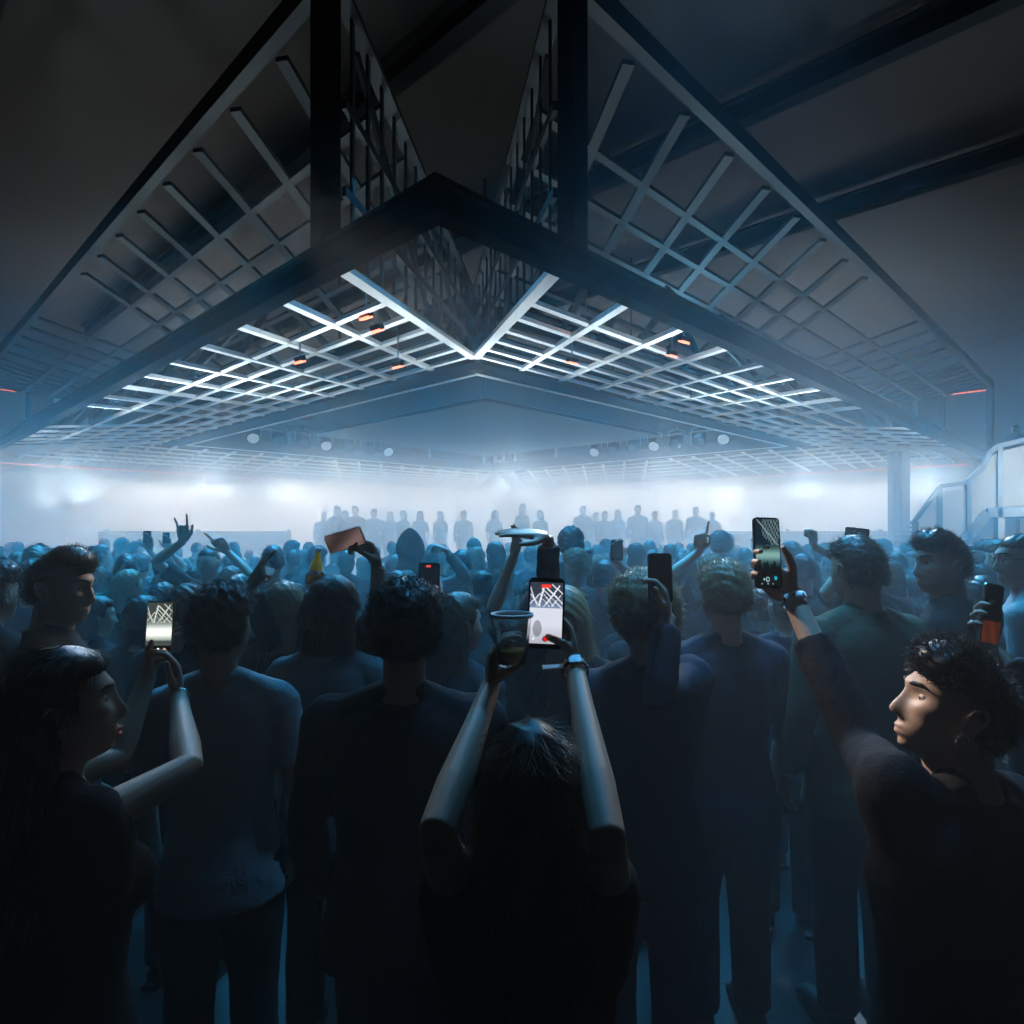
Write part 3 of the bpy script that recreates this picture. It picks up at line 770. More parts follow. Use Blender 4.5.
def grip_back(c, right, up, side=1, sz=1.0):
    """arm spec of a hand behind a phone: fingertips round the far edge, thumb along the near edge"""
    c = Vector(c); r = Vector(right).normalized(); u = Vector(up).normalized(); fa = u.cross(r)
    return dict(wr=c+r*side*.062*sz-u*.088*sz+fa*.034, f=-r*side*.72+u*.70, n=-fa, th=u*.8+r*side*.6, pose='cup2', tp='side', sz=sz)
def grip(c, right, up, side, far=.028, out=.040, low=.085, pose='hold', tp='touch'):
    """arm spec of a hand holding the side of a phone: side +1 its right edge, -1 its left edge"""
    c = Vector(c); r = Vector(right).normalized(); u = Vector(up).normalized(); fa = u.cross(r)
    return dict(wr=c+r*out*side-u*low+fa*far, f=u*.9-r*side*.18+fa*.12, n=-r*side*.95-fa*.1, th=-fa, pose=pose, tp=tp)

X = Vector((1,0,0)); Z = Vector((0,0,1))
# 1 the woman in the middle filming with both arms up, a cup in her left hand
cA = W(546,613,1.38); rA = Vector((.995,-.08,-.03)); uA = Vector((.03,.22,1)).normalized()
phone('brightly lit phone filming the lattice, held up beside the plastic cup', cA, rA, uA, 'bright', 1.0, .078, .152)
aR = grip(cA, rA, uA, 1, .038, .060, .098, 'hold', 'touch'); aR['el'] = W(607,838,.98); aR['sz'] = .95
cupc = W(512,640,1.33)
aL = dict(wr=cupc+Vector((-.044,.012,-.098)), f=(.06,.06,1), n=(1,.15,0), th=(0,-1,0), pose='hold', tp='touch', el=W(437,832,.98), sz=.95)
wb, wf = hero('long-haired person in the middle filming with both bare arms raised', 530, 790, 1.10, 0, False, 'long', 3, 0, 0, .0, dict(R=aR, L=aL), voxel=.0045, dec=.6, dens=3, hp=22, build=1.0)
o, c, ax = wrist_ring(wb, wf, 'R', 'watch_strap', mat('watch_strap_dark', (.03,.03,.035), .5), .035, .022, .029, 'dark watch strap with small bright studs')
mb = MB(); side = ax.cross(Vector((0,1,0))).normalized(); frn = side.cross(ax)
if frn.y > 0: frn = -frn
mb.bar(c+frn*.030-side*.014, c+frn*.030+side*.014, .026, .008, up=frn); mb.build('watch_case', mat('watch_case', (.4,.42,.45), .25, metal=.8), wb)
mb = MB()
for i in range(9):
    a = i*2*math.pi/9; p = c-ax*.012+(side*math.cos(a)+frn*math.sin(a))*.0315; ell(mb, p, (.0032,.0032,.0032), n=8)
mb.build('bead_bracelet', mat('bead_shine', (.7,.6,.55), .15, metal=.8), wb)
mb = MB(); c2 = c-ax*.0; mb.bar(c2-side*.024+frn*.014, c2-side*.076+frn*.014, .017, .0015, up=frn)
t = mb.build('wristband_tail', mat('wristband_white', (.75,.78,.8), .5), wb); t['label'] = 'loose white end of a paper wristband'
# cup
cup = empty('plastic_cup', cupc); tag(cup, 'clear plastic cup with a little amber drink, held beside the lit phone in the middle', 'cup')
mb = MB(); mb.lathe([(.0285,-.052),(.0305,-.050),(.0405,.046),(.0425,.050),(.0425,.053),(.0405,.054),(.0393,.049),(.0293,-.047),(.0,-.047),(0,-.050),(.0285,-.052)], n=40)
mc = mat('clear_plastic', (.95,.97,.98), .06, trans=.96, ior=1.30); mb.build('cup_wall', mc, cup, fixn=True)
mb = MB(); mb.lathe([(.0405,.047),(.0440,.0485),(.0450,.052),(.0440,.0555),(.0408,.056),(.0392,.052)], n=40, closed=True); mb.build('cup_rim', mat('rim_plastic', (.95,.97,.98), .5), cup)
mb = MB(); mb.lathe([(0,-.0465),(.0288,-.0465),(.0318,-.018),(0,-.018)], n=32); mb.build('drink', mat('amber_drink', (.80,.30,.05), .1, trans=.5, ior=1.33), cup)

# 2 profile man at the right with a raised phone
cB = W(767,553,1.66); rB = Vector((.985,.10,-.02)); uB = Vector((-.10,.12,1)).normalized()
phone('tall phone with a dim teal picture, held up by the black-sleeved arm', cB, rB, uB, 'teal', .8, .072, .185, res=(44,110))
aL = grip_back(cB-uB*.012, rB, uB, 1, 1.1); aL['el'] = W(862,748,1.44)
pm, pf = hero('dark-haired person at the right looking up to the left, earring, black clothes', 952, 712, 1.30, 25, True, 'quiff', 0, 0, 0, dict(L=.84,R=.9), dict(L=aL), hy=52, hp=17, voxel=.0035, dec=.8, dens=4, eyes=True, build=1.05, noise=.016)
wrist_ring(pm, pf, 'L', 'wristband', mat('wristband_white', (.75,.78,.8), .5), .018, .024, .034, 'white paper wristband')
sh, el, wr_, a_, sg_ = pf.arms['L']; ax = (el-wr_).normalized(); mb = MB()
for i in range(8):
    an = 2*math.pi*i/8; s1 = ax.cross(Vector((0,1,0))).normalized(); s2 = ax.cross(s1)
    p = wr_+ax*.018+(s1*math.cos(an)+s2*math.sin(an))*.0365; mb.bar(p-ax*.005, p+ax*.005, .006, .001, up=(p-wr_-ax*.018))
mb.build('wristband_print', mat('print_dark', (.03,.04,.05), .6), pm)
mb = MB(); ec = pf.head_local((-.087,.004,-.040)); 
pts = [ec+pf.hq@Vector((0,math.cos(t)*.011,math.sin(t)*.013)) for t in np.linspace(0,2*math.pi,17)]
mb.tube(pts, .0018, 6); mb.build('earring', mat('silver', (.8,.8,.82), .2, metal=1), pm)

# 3 hand and phone behind him at the right edge
cD = W(991,614,1.75); rD = Vector((.93,.30,-.18)); uD = Vector((.22,.10,1)).normalized()
phone('metal-edged phone with an orange-brown reflection, held up near the right edge', cD, rD, uD, 'orange_reflection', .8, .072, .165, case=mat('phone_metal', (.45,.42,.38), .25, metal=.8))
aL = grip_back(cD, rD, uD, 1, 1.05); aL['pole'] = (1.9,1.6,1.1)
hero('curly-haired person cut off by the right edge, holding up a metal-edged phone', 1085, 655, 1.75, 10, True, 'curly', 0, 0, 1, .9, dict(R=aL), voxel=.005, dec=.7)

# 4 woman bottom left with phone
cC = W(160,628,1.75); rC = Vector((.995,.06,0)); uC = Vector((-.02,.12,1)).normalized()
phone('tan-cased phone with a bright white picture, held up at the left', cC, rC, uC, 'white', 1.3, .074, .145, case=mat('tan_case', (.45,.30,.16), .4))
aR = grip(cC, rC, uC, 1, .035, .045, .105, 'relaxed', 'side'); aR['el'] = W(188,768,1.36); aR['wr'] = W(178,694,1.69); aR['f'] = Vector((-.10,.08,1)); aR['n'] = Vector((-.85,-.4,0)); aR['pose'] = 'hold'; aR['sz'] = .95
aL = grip(cC, rC, uC, -1, .045, .045, .125, 'relaxed', 'side'); aL['pole'] = (-.9,1.5,1.0); aL['sz'] = .92
lw, lf = hero('long dark-haired person at the lower left with red lips, bare arms raised to film', 62, 712, 1.27, -28, False, 'long', 0, 0, 0, .0, dict(R=aR, L=aL), hy=-28, hp=8, voxel=.0045, dec=.6, dens=3, eyes=True, build=.98)
mb = MB(); 
for zz in (-.0625,-.075): mb.tube([lf.head_local((x_, lf.surf(abs(x_), zz)-.0005, zz)) for x_ in (-.019,-.010,-.003,.003,.010,.019)], [.001,.0034,.0038,.0038,.0034,.001], 8)
mb.build('lips', mat('lipstick', (.55,.03,.04), .3), lw)
wrist_ring(lw, lf, 'R', 'bracelet', mat('silver', (.8,.8,.82), .2, metal=1), .03, .006, .0285, 'thin silver bracelet')

# 5 man in profile at the left
hero('young person in profile facing right at the left edge, wavy fringe, dark collar', 62, 590, 2.25, -62, True, 'quiff', 1, 0, 0, .95, None, hy=-30, hp=-2, voxel=.005, dec=.7, dens=1.6, eyes=True, collar=1)
# 6 white T-shirt
hero('curly-haired person seen from behind in a pale grey T-shirt, left of the middle', 223, 632, 2.03, 12, True, 'curly', 3, 0, 4, .36, None, hy=-22, voxel=.006, dens=1.4, build=.95, seed=5)
# 7
hero('person from behind with a smooth dark bowl of hair and a grey shirt', 333, 615, 2.42, -5, True, 'bob', 3, 0, 3, .36, None, hy=-15, voxel=.006, seed=9, hs=1.14)
# 8 big curly
hero('broad person in black with a big head of dark curls, left of the cup', 406, 637, 1.75, 0, True, 'afro', 0, 1, 0, .95, None, voxel=.006, dens=1.6, build=1.12, seed=3, hs=.90)
hero('long-haired person in three-quarter profile between the big dark curls and the plastic cup', 458, 626, 2.42, -30, False, 'long', 1, 0, 1, .9, None, hy=-25, voxel=.006, seed=21, dens=1.3)
hero('blonde-edged long-haired person seen from behind, left of the smooth bowl of hair', 284, 612, 2.7, 0, False, 'long', 2, 0, 1, .9, None, voxel=.007, seed=22, dens=1.3)
# 9 salute arm
hero('person half hidden by the middle phone, dark arm up, hand flat to the left', 566, 620, 2.46, 0, False, 'long', 2, 0, 0, .93,
     dict(L=dict(wr=W(548,536,2.24), f=(-.97,-.05,.10), n=(0,.25,-1), th=(0,-1,0), pose='flat', pole=(.6,2.0,1.0), tp='side', sz=1.05)), voxel=.005, dec=.7, noise=.02)
hero('person behind the middle phone, bare arm raised beside the bent dark arm', 538, 615, 2.98, 0, False, 'bob', 3, 0, 0, .3,
     dict(L=dict(wr=W(514,556,2.80), f=(.15,-.1,.9), n=(-.6,-.4,0), th=(1,0,0), pose='relaxed', pole=(-.6,2.4,1.2))), voxel=.006)
# 10 collar jacket with curly rim, phone beside the head
cG = W(660,578,1.95); 
phone('dark phone held upright against the wide curly head right of the middle', cG, (1,.05,0), (-.03,.1,1), 'off', .0, .074, .15)
hero('person with a wide light-edged curly head and dark collared jacket, seen from behind', 643, 622, 2.12, 0, False, 'afro', 2, 0, 2, .93,
     dict(R=dict(wr=W(668,615,1.95), f=(-.12,.05,1), n=(-.9,.3,0), th=(0,-1,0), pose='hold', tp='side', pole=(.50,1.9,.8))), voxel=.006, dens=1.6, collar=1, build=1.1, seed=31, hs=1.0)
hero('person from behind with short tousled fair hair, directly left of the raised teal phone', 723, 600, 2.5, 5, True, 'curly', 2, 0, 2, .6, None, voxel=.006, dens=1.5, seed=33)
hero('tall short-haired person from behind in a dark jacket, beyond the raised phone arm', 857, 572, 2.5, 10, True, 'short', 1, 0, 5, .95, None, hy=8, voxel=.006, dens=1.5, collar=1, build=1.05, seed=35)
hero('thick-haired person in profile facing left under the stair railing, dark high collar', 941, 566, 2.75, 55, True, 'quiff', 0, 0, 0, .95, None, hy=38, hp=2, voxel=.006, dens=1.4, eyes=True, collar=1, seed=37)
gm, gf = hero('person with glasses and a white shirt at the right edge, facing left', 1022, 562, 3.0, 45, True, 'crop', 3, 0, 4, .95, None, hy=35, voxel=.006, dens=1.2, eyes=True, collar=1, seed=39)
mb = MB()
for s in (-1,1):
    mb.tube([gf.head_local((s*.034+math.cos(t)*.021, .098, .012+math.sin(t)*.017)) for t in np.linspace(0,2*math.pi,15)], .0016, 6)
    mb.tube([gf.head_local((s*.055,.092,.016)), gf.head_local((s*.080,.01,.012))], .0016, 6)
mb.tube([gf.head_local((-.013,.095,.014)), gf.head_local((.013,.095,.014))], .0015, 6); mb.build('glasses', mat('frame_black', (.02,.02,.02), .3), gm)
# 11 phone over the curly head
cE = W(429,579,2.75)
phone('black phone with a red mark, held up above the big dark curls', cE, (1,0,0), (0,.15,1), 'dim', 1.0, .092, .14)
hero('person hidden behind the big dark curls holding up a dark phone', 432, 622, 3.25, 0, True, 'short', 3, 0, 0, .8, dict(R=dict(wr=W(440,595,2.80), f=(-.15,0,1), n=(-1,.1,0), th=(0,-1,0), pose='hold', pole=(.2,2.6,1.1))), voxel=.007)
# 12 tilted phone with forearm, upper left of the middle
cF = W(345,540,2.30)
phone('phone tilted sideways with a brownish side, in a raised hand left of the middle', cF, Vector((-.30,-.25,.92)), Vector((-.96,.1,-.22)), 'mauve', 1.0, .070, .14, case=mat('brown_case', (.40,.30,.26), .45))
hero('person behind the big dark curls, bare forearm raised with a tilted phone', 388, 612, 2.70, 8, True, 'short', 3, 0, 0, .45,
     dict(L=dict(wr=W(378,566,2.36), f=(-.45,-.05,.88), n=(-.6,-.5,-.2), th=(-.2,-.9,0), pose='grip', tp='in', pole=(.1,2.4,1.0), sz=1.08)), voxel=.006, dec=.6)
# 13 pointing hand
hero('person behind the pale T-shirt with a dark arm and pointing hand raised to the right', 187, 613, 2.75, -8, True, 'short', 1, 1, 0, .93,
     dict(R=dict(wr=W(250,586,2.55), f=(.62,-.05,.72), n=(.4,.6,-.3), th=(-.7,-.2,.6), pose='point', tp='side', pole=(.0,2.5,1.0), sz=1.05)), voxel=.006, seed=41)
# 14 yellow bottle
yb = empty('bottle', W(316,569,3.0)); yb.rotation_euler = (0, R(7), 0); tag(yb, 'bright yellow bottle held up behind the smooth bowl of hair', 'bottle')
m_y = mat('yellow_plastic', (.95,.42,.01), .3, translucent=.4)
mb = MB(); mb.lathe([(0,-.085),(.028,-.085),(.030,-.08),(.030,.01),(.022,.035),(.0125,.055),(.0125,.085),(0,.085)], n=24); mb.build('bottle_body', m_y, yb)
mb = MB(); mb.lathe([(0,.083),(.015,.083),(.015,.1),(0,.1)], n=20); mb.build('bottle_cap', mat('cap_white', (.7,.7,.6), .4), yb)
hero('person hidden behind the smooth bowl of hair holding up a yellow bottle', 330, 606, 3.1, 0, True, 'short', 1, 0, 1, .35,
     dict(L=dict(wr=W(317,592,2.99)+Vector((.01,.03,0)), f=(-.1,0,1), n=(-.3,-.9,0), th=(-1,0,0), pose='grip', pole=(-.8,2.9,1.2))), voxel=.007)
# 15 pink lit phone held low
phone('small phone with a pink screen held low near the lower left', W(301,811,1.75), (.55,-.75,.30), (.25,.93,.18), 'pink', .9, .045, .075)
# 16 far-left blurred head
hero('dark curly head cut off by the left edge, behind the person in profile', -8, 596, 2.65, -10, True, 'curly', 0, 0, 0, .95, None, voxel=.007)
hero('person in black directly behind the tan-cased phone, smooth round dark hair', 143, 620, 3.15, 0, False, 'bob', 0, 0, 0, .9, None, voxel=.007, seed=51)
hero('smooth dark-haired person low between the left profile face and the tan-cased phone', 97, 618, 3.5, -20, False, 'bob', 0, 0, 0, .9, None, hy=-30, voxel=.007, seed=52)
# ------------------------------------------------------------------ the crowd: figures built once, copied one by one
PB = {}
def proto(key, male, yawh=0, arms=None, hair='short', seed=1, cloth=.9, collar=0, hood=0, build=1.0, pitch=0, voxel=.010, dec=.35):
    f = Fig(male, yawh, pitch, 0, 0, arms, voxel, build, dec=dec)
    PB[key] = dict(f=f, body=f.body_mesh(), top=f.cloth_mesh(cloth, .014, None, collar, hood), hair={}, male=male)
    PB[key]['body'].materials.append(SKIN[0]); PB[key]['tr'] = TROUSERS[male]
def up(k, wr, f=(0,.1,1), n=(0,1,0), th=None, pose='open', pole=None):
    sg = -1 if k == 'L' else 1
    return dict(wr=wr, f=f, n=n, th=th or (-sg,0,0), pose=pose, pole=pole or (sg*.7,-.1,1.2), tp='side')
proto('m0', True); proto('m1', True, 25, build=1.06, collar=1); proto('m2', True, -30, build=.95, cloth=.36)
proto('w0', False, 0, cloth=.36); proto('w1', False, -22, cloth=.9); proto('w2', False, 28, cloth=.3)
for k, f in PB.items():
    for st in (('short','curly','quiff','crop') if f['male'] else ('long','bob','bun')): f['hair'][st] = hair_mesh(f['f'], st, len(k)+ord(k[1])+len(st), .55)
    if k in ('m0','m1'): f['hair']['cap'] = cap_mesh(f['f'], k == 'm1')
    if k == 'm0': f['hair']['hood'] = hood_mesh(f['f'])
rng = random.Random(11)
def crowd(px, top, d, key, style, hc, skin, cloth, label, group, yaw=0, base=0.0, hmin=1.50, hmax=1.93):
    """someone whose hair top is seen at (px, top), d metres away"""
    z = W(px, top, d).z; ht = z-base
    sc = ht/1.775; hwid = W(px, top, d)
    sc = max(hmin/1.775, min(hmax/1.775, sc))
    P = PB[key]; f = P['f']; q = Matrix.Rotation(R(yaw),3,'Z'); r = Vector((hwid.x, d, 0))-q@Vector((f.hc.x*sc, f.hc.y*sc, 0))
    b = bpy.data.objects.new('person', P['body']); COL.objects.link(b); b.location = (r.x, r.y, base); b.rotation_euler = (0,0,R(yaw)); b.scale = (sc,sc,sc)
    b.material_slots[0].link = 'OBJECT'; b.material_slots[0].material = SKIN[skin]
    tag(b, label, 'person', group)
    if style in P['hair']: pobj({'cap':'cap','hood':'hood'}.get(style,'hair'), P['hair'][style], CLOTH[cloth] if style in ('cap','hood') else HAIR[hc], b)
    pobj('top', P['top'], CLOTH[cloth], b); pobj('trousers', P['tr'], CLOTH[(cloth+1)%3], b)
    if d < 4.5:
        for me in TROUSERS['shoe']: pobj('shoe', me, mat('shoe_black', (.015,.015,.016), .5), b)
    OCC.append((r.x, r.y, .3)); return b, f
# ---- raised arms in the crowd, each on a person of its own
def raiser(label, px, top, d, arms, hair='short', hc=0, cloth=0, sleeve=.36, yaw=0, male=True, vox=.008, skin=0):
    return hero(label, px, top+.115*F/d, d, yaw, male, hair, hc, skin, cloth, sleeve, arms, voxel=vox, dec=.5, dens=.6)
raiser('person facing this way with both bare arms raised in the hazy left crowd', 208, 549, 5.0,
   dict(R=dict(wr=W(184,541,4.9), f=(-.05,-.1,1), n=(0,-1,0), th=(1,0,0), pose='horn', pole=(-3.2,4.9,1.2), tp='side', sz=1.25),
        L=dict(wr=W(227,551,4.9), f=(-.6,-.1,.8), n=(-.3,-.9,0), th=(-1,0,0), pose='point', pole=(-1.9,4.9,1.3), tp='side', sz=1.25)), 'crop', yaw=180)
raiser('person raising a bare fist right of the teal phone', 803, 556, 4.6,
   dict(R=dict(wr=W(813,546,4.5), f=(0,0,1), n=(-1,0,0), th=(0,-1,0), pose='fist', pole=(2.6,4.5,1.2), sz=1.25)))
raiser('person pointing one finger up just left of the teal phone', 712, 560, 4.2,
   dict(L=dict(wr=W(700,551,4.1), f=(.05,0,1), n=(0,-1,0), th=(1,0,0), pose='point', pole=(.9,4.1,1.2), sz=1.2)), 'curly', 2)
raiser('person in the middle crowd with a forearm bent forward to the left', 462, 552, 5.2,
   dict(L=dict(wr=W(446,550,5.0), f=(-.9,0,.35), n=(0,0,-1), th=(0,-1,0), pose='fist', pole=(-.1,5.0,1.2), sz=1.2)), cloth=3, sleeve=.9)
cI = W(617,550,4.0); phone('small dark phone held up in the crowd left of the wide curly head', cI, (1,0,0), (0,.1,1), 'off', 0, .074, .13)
raiser('person holding a small dark phone up, left of the wide curly head', 605, 562, 4.2, dict(R=dict(wr=W(613,562,3.99)+Vector((.01,.04,0)), f=(.1,0,1), n=(.3,-1,0), th=(1,0,0), pose='cup2', pole=(1.2,3.9,1.2))))
for px, py, dd, lab, l2 in ((147,537,6.2,'left of two small phones held up in the hazy left crowd','person holding up the left of two small phones in the hazy left crowd'),(166,538,7.0,'right of two small phones held up in the hazy left crowd','person holding up the right of two small phones in the hazy left crowd')):
    c = W(px, py, dd); phone(lab, c, (1,0,0), (.15,.1,1), 'off', 0, .074, .12)
    raiser(l2, px-5, 556, dd+.2, dict(R=dict(wr=c+Vector((.0,.035,-.13)), f=(0,0,1), n=(0,-1,0), th=(-1,0,0), pose='cup2', pole=(-3,dd,1.2), sz=1.2)), cloth=3)
c = W(857,534,3.6); phone('small phone held flat above the tall short-haired head', c, (.1,0,1), (-1,.1,.1), 'off', 0, .07, .13)
raiser('person beyond the tall short-haired head holding a small phone up sideways', 868, 552, 3.9, dict(L=dict(wr=c+Vector((.02,.04,-.13)), f=(-.1,0,1), n=(-.2,-1,0), th=(-1,0,0), pose='cup2', pole=(1.4,3.6,1.2))))

# px, y of the hair top, head width in pixels, [style, figure, hair colour, label]
MID = [
 (18,550,20),(36,546,26,'quiff','m1',1,'fringed head at the far left with a lit forehead'),(57,546,17),(33,557,32,'short','m0',0,'dark round-headed person directly above the profile person at the left edge'),
 (83,548,15),(101,543,18),(88,553,20),(105,556,19),(126,554,26,'short','m1',0,'dark short-haired person above the long blonde hair at the left'),(96,565,26,'bob','w1',1,'person with a light-edged bob between the profile face and the long blonde hair'),
 (128,568,29,'long','w1',2,'person with long blonde hair lit on the right, above the tan-cased phone'),(165,553,26,'crop','m0',0,'flat-topped short-haired person behind the tan-cased phone'),(162,581,34,'short','m0',0,'dark low round head just right of the long blonde hair'),
 (197,541,11),(178,546,12),(234,541,12),(238,551,11),(249,549,12),(186,557,14),(173,554,12),(195,565,27,'short','m0',0,'round dark-headed person under the two raised arms'),(217,566,22,'bob','w0',3),(231,565,28,'long','w0',1,'long smooth-haired person behind the pointing hand'),
 (273,544,27,'short','m0',0,'tall dark round-headed person right of the pointing hand'),(255,556,13),(293,549,18),(303,549,18),(318,547,19),(309,541,11),(306,563,20),(251,590,24,'curly','m0',3),
 (337,547,13),(344,555,15),(392,541,10),(399,546,18),(411,533,22,'hood','m0',0,'person in a pointed dark hood in the middle of the crowd'),(395,554,22),(430,551,25,'curly','m0',1,'curly light-edged head above the dark phone with the red mark'),(445,549,17),(466,549,12),(474,537,16,'cap','m1',0,'person in a flat-topped cap in the far middle of the crowd'),
 (495,541,20),(477,546,20),(463,561,22),(410,563,22,'curly','m0',1),(406,572,24,'curly','m2',1),(347,549,20),(363,556,18),(365,565,20,'bob','w0',3),(369,580,24,'long','w0',3),(452,574,20),(478,577,24,'bob','w1',1),
 (497,556,24,'curly','m0',3,'curly-haired person just left of the two raised hands'),(343,572,20),
 (551,540,14),(565,539,12),(571,528,24,'afro','m0',0),(586,540,12),(598,544,14),(606,540,13),(587,546,18),(520,551,12),(551,556,14),(576,550,28,'curly','m1',2,'fair curly head right of the bent dark arm'),(599,556,21,'curly','m0',2),
 (636,542,21),(652,548,19),(640,562,20),(670,543,17),(679,542,12),(680,551,18),(686,556,22),(612,551,14),(608,590,24,'long','w1',2,'long-haired person between the lit phone and the wide curly head'),(593,578,22,'bun','w0',1),
 (682,548,14),(692,543,17),(696,552,16),(688,558,24),(720,532,20,'curly','m0',0,'tall curly head standing out left of the teal phone'),(731,548,10),(728,533,9),(727,556,30,'short','m2',1,'round head behind the tousled fair hair'),(745,547,17),
 (791,540,20,'short','m0',0,'round-headed person just right of the teal phone'),(825,541,12),(835,542,14),(808,558,24,'bob','w1',1,'light-edged bob behind the hand with the teal phone'),(819,552,11),(783,556,20),
 (883,540,14),(897,552,20),(905,541,13),(890,560,30,'bob','w1',1,'person with a shoulder-length bob between the dark jacket and the stair railing'),(969,545,20),(986,540,22,'short','m1',0),(1001,540,26,'quiff','m1',1,'fringed person in profile under the stair railing at the right'),(979,562,30,'short','m0',0),(1008,563,26,'cap','m0',0),(981,574,34,'short','m2',0,'low dark head just left of the metal-edged phone'),(908,575,26,'short','m1',3),
 (640,600,30,'short','m0',0),(760,590,34,'curly','m2',1,'person below the teal phone with reddish lit curls'),(700,575,22),(820,585,30,'bob','w0',0),(925,585,34,'short','m0',0),
]
REG = [(-999,170,'left part of the crowd','far left'),(170,330,'crowd left of the middle','left'),(330,500,'crowd just left of the middle phone','middle left'),(500,690,'crowd just right of the middle phone','middle right'),(690,850,'crowd around the teal phone','right'),(850,3000,'crowd in front of the stairs','far right')]
GROUND = {0:'at the far left edge side',1:'x'}
def region(px):
    for i, (a, b, n, m) in enumerate(REG):
        if a <= px < b: return i
WHERE = ['at the far left','below the two raised arms','between tilted phone and bent dark arm','between bent dark arm and teal phone','around the tall teal phone','in front of the stair railing']
HN = {'short':'short-haired','quiff':'fringed','curly':'curly-haired','crop':'close-cropped','long':'long-haired','bob':'bob-haired','bun':'bun-haired','cap':'capped','hood':'hooded'}
def autolabel(px, d, style):
    band = 'nearer' if d < 4.2 else 'middle' if d < 7 else 'hazy far'
    i = region(px)
    return '%s %s person from behind %s' % (band, HN[style], WHERE[i]), '%s %s heads %s' % (band, HN[style], WHERE[i])
def free(x, y, r):
    return all((x-a)**2+(y-b)**2 > r*r for a, b, c in OCC)
for row in MID:
    px, top, w = row[:3]; d = .195*F/w
    d = min(d, 10.6)
    if len(row) > 3:
        style, key, hc = row[3], row[4], row[5]
        if style == 'afro': style = 'curly'
    else:
        key = rng.choice(['m0','m1','m2','w0','w1','w2']); style = rng.choice(['short','curly','short','crop']) if key[0] == 'm' else rng.choice(['long','bob','bun']); hc = rng.choice([0,0,3,1])
    for t in range(18):
        if free((px-512)/F*d, d, .44): break
        d *= 1.03
    lab, grp = (row[6], None) if len(row) > 6 else autolabel(px, d, style)
    if style not in PB[key]['hair']: key = 'm0'
    crowd(px, top, d, key, style, hc, rng.choice([0,0,1,2]), rng.choice([0,0,1,1,2,3,6,5,7]), lab, grp, rng.uniform(-22,22))
NMID = len(OCC)
# fill the floor between them
cand = []
d = 3.0
while d < 12.2:
    n = int((d*.86*2+.6)/.60); 
    for i in range(n+1):
        x = -d*.86-.3+i*.60+rng.uniform(-.12,.12)+(.3 if int(d*10)%2 else 0); y = d+rng.uniform(-.12,.12)
        cand.append((x, y))
    d += .62+.015*d
left = 296-len([o for o in bpy.data.objects if o.get('category') == 'person'])-30
for x, y in cand:
    if left <= 0: break
    if y > 8.5 and rng.random() < .12: continue
    if not free(x, y, .46): continue
    px = 512+x/y*F
    if px < -60 or px > 1090 or (y > 10.6 and x > 6.3): continue
    key = rng.choice(['m0','m1','m2','w0','w1','w2']); style = rng.choice(['short','curly','short','crop','quiff']) if key[0] == 'm' else rng.choice(['long','bob','bun'])
    ht = rng.uniform(1.62,1.78) if key[0] == 'm' else rng.uniform(1.55,1.66)
    if y < 4: ht = min(ht, 1.66)
    if y < 2.4: ht = 1.5
    lab, grp = autolabel(px, y, style)
    crowd(px, HZ-(ht-CAMZ)/y*F, y, key, style, rng.choice([0,0,3,1]), rng.choice([0,0,1,2]), rng.choice([0,0,1,1,2,3,6,5,7]), lab, grp, rng.uniform(-25,25)); left -= 1
print('people', len([o for o in bpy.data.objects if o.get('category') == 'person']), 'left', left)

# ---- people up on the stage behind the dance floor, pale in the haze
STAGE_Y0 = 14.2
for i, (px, top, kind) in enumerate(((337,504,'s'),(355,504,'s'),(374,507,'s'),(403,512,'s'),(324,512,'s'),(345,514,'s'),(390,515,'s'),(420,516,'s'),(464,510,'s'),(495,514,'s'),(523,502,'s'),(540,512,'s'),(583,504,'s'),(605,510,'s'),(618,508,'s'),(638,503,'s'),(596,514,'s'),(655,512,'s'),(675,508,'s'),(696,505,'s'),(712,512,'s'),(440,514,'s'))):
    key = rng.choice(['m0','m1','w0','w1']); style = 'short' if key[0] == 'm' else 'bob'
    side = 'left half' if px < 500 else 'right half'
    d = 15.2+rng.uniform(-.4,1.2)
    for t in range(8):
        if free((px-512)/F*d, d, .45): break
        d += .3
    crowd(px, top+1, d, key, style, 0, 0, rng.choice([0,1,2]), 'pale hazy figure on the %s of the raised stage' % side, 'hazy figures on the %s of the stage' % side, 180+rng.uniform(-40,40), base=.75, hmin=1.6, hmax=1.85)
# ------------------------------------------------------------------ stage, stairs, column, lamps
st = MB(); st.box((0, 17.6, .375), (13, 6.4, .75)); s_ = st.build('stage_platform', mat('stage_black', (.05,.055,.06), .6)); tag(s_, 'low wide stage platform behind the dance floor, lost in the haze', 'stage')
for x0, x1, lab in ((-9.0,-4.8,'pale low barrier left of the stage figures'),(3.9,8.2,'pale low barrier right of the stage figures')):
    b = empty('barrier', ((x0+x1)/2, 14.0, 0)); tag(b, lab, 'barrier'); w = x1-x0
    MB().box((0,0,1.0), (w,.06,1.6)).build('barrier_panel', mat('barrier_grey', (.25,.3,.33), .5), b)
    MB().tube([(-w/2,0,1.83),(w/2,0,1.83)], .03, 10).build('top_rail', m_steel, b)
    for x in (-w/2+.1, 0, w/2-.1): MB().box((x,.12,.95), (.06,.1,1.9)).build('barrier_post', m_steel, b)
# square column at the right
col = empty('column', W(898,528,13.0).xy.to_3d()); tag(col, 'pair of dark blue steel uprights standing behind the crowd at the right', 'column')
for px in (893.5,903):
    x = (px-898)/F*13; MB().box((x,0,1.74), (.13 if px < 900 else .17,.2,3.44)).build('upright', mat('blue_steel', (.09,.13,.17), .4, metal=.3), col)
MB().box((0,0,.04), (.5,.4,.08)).build('base_plate', m_steel, col)
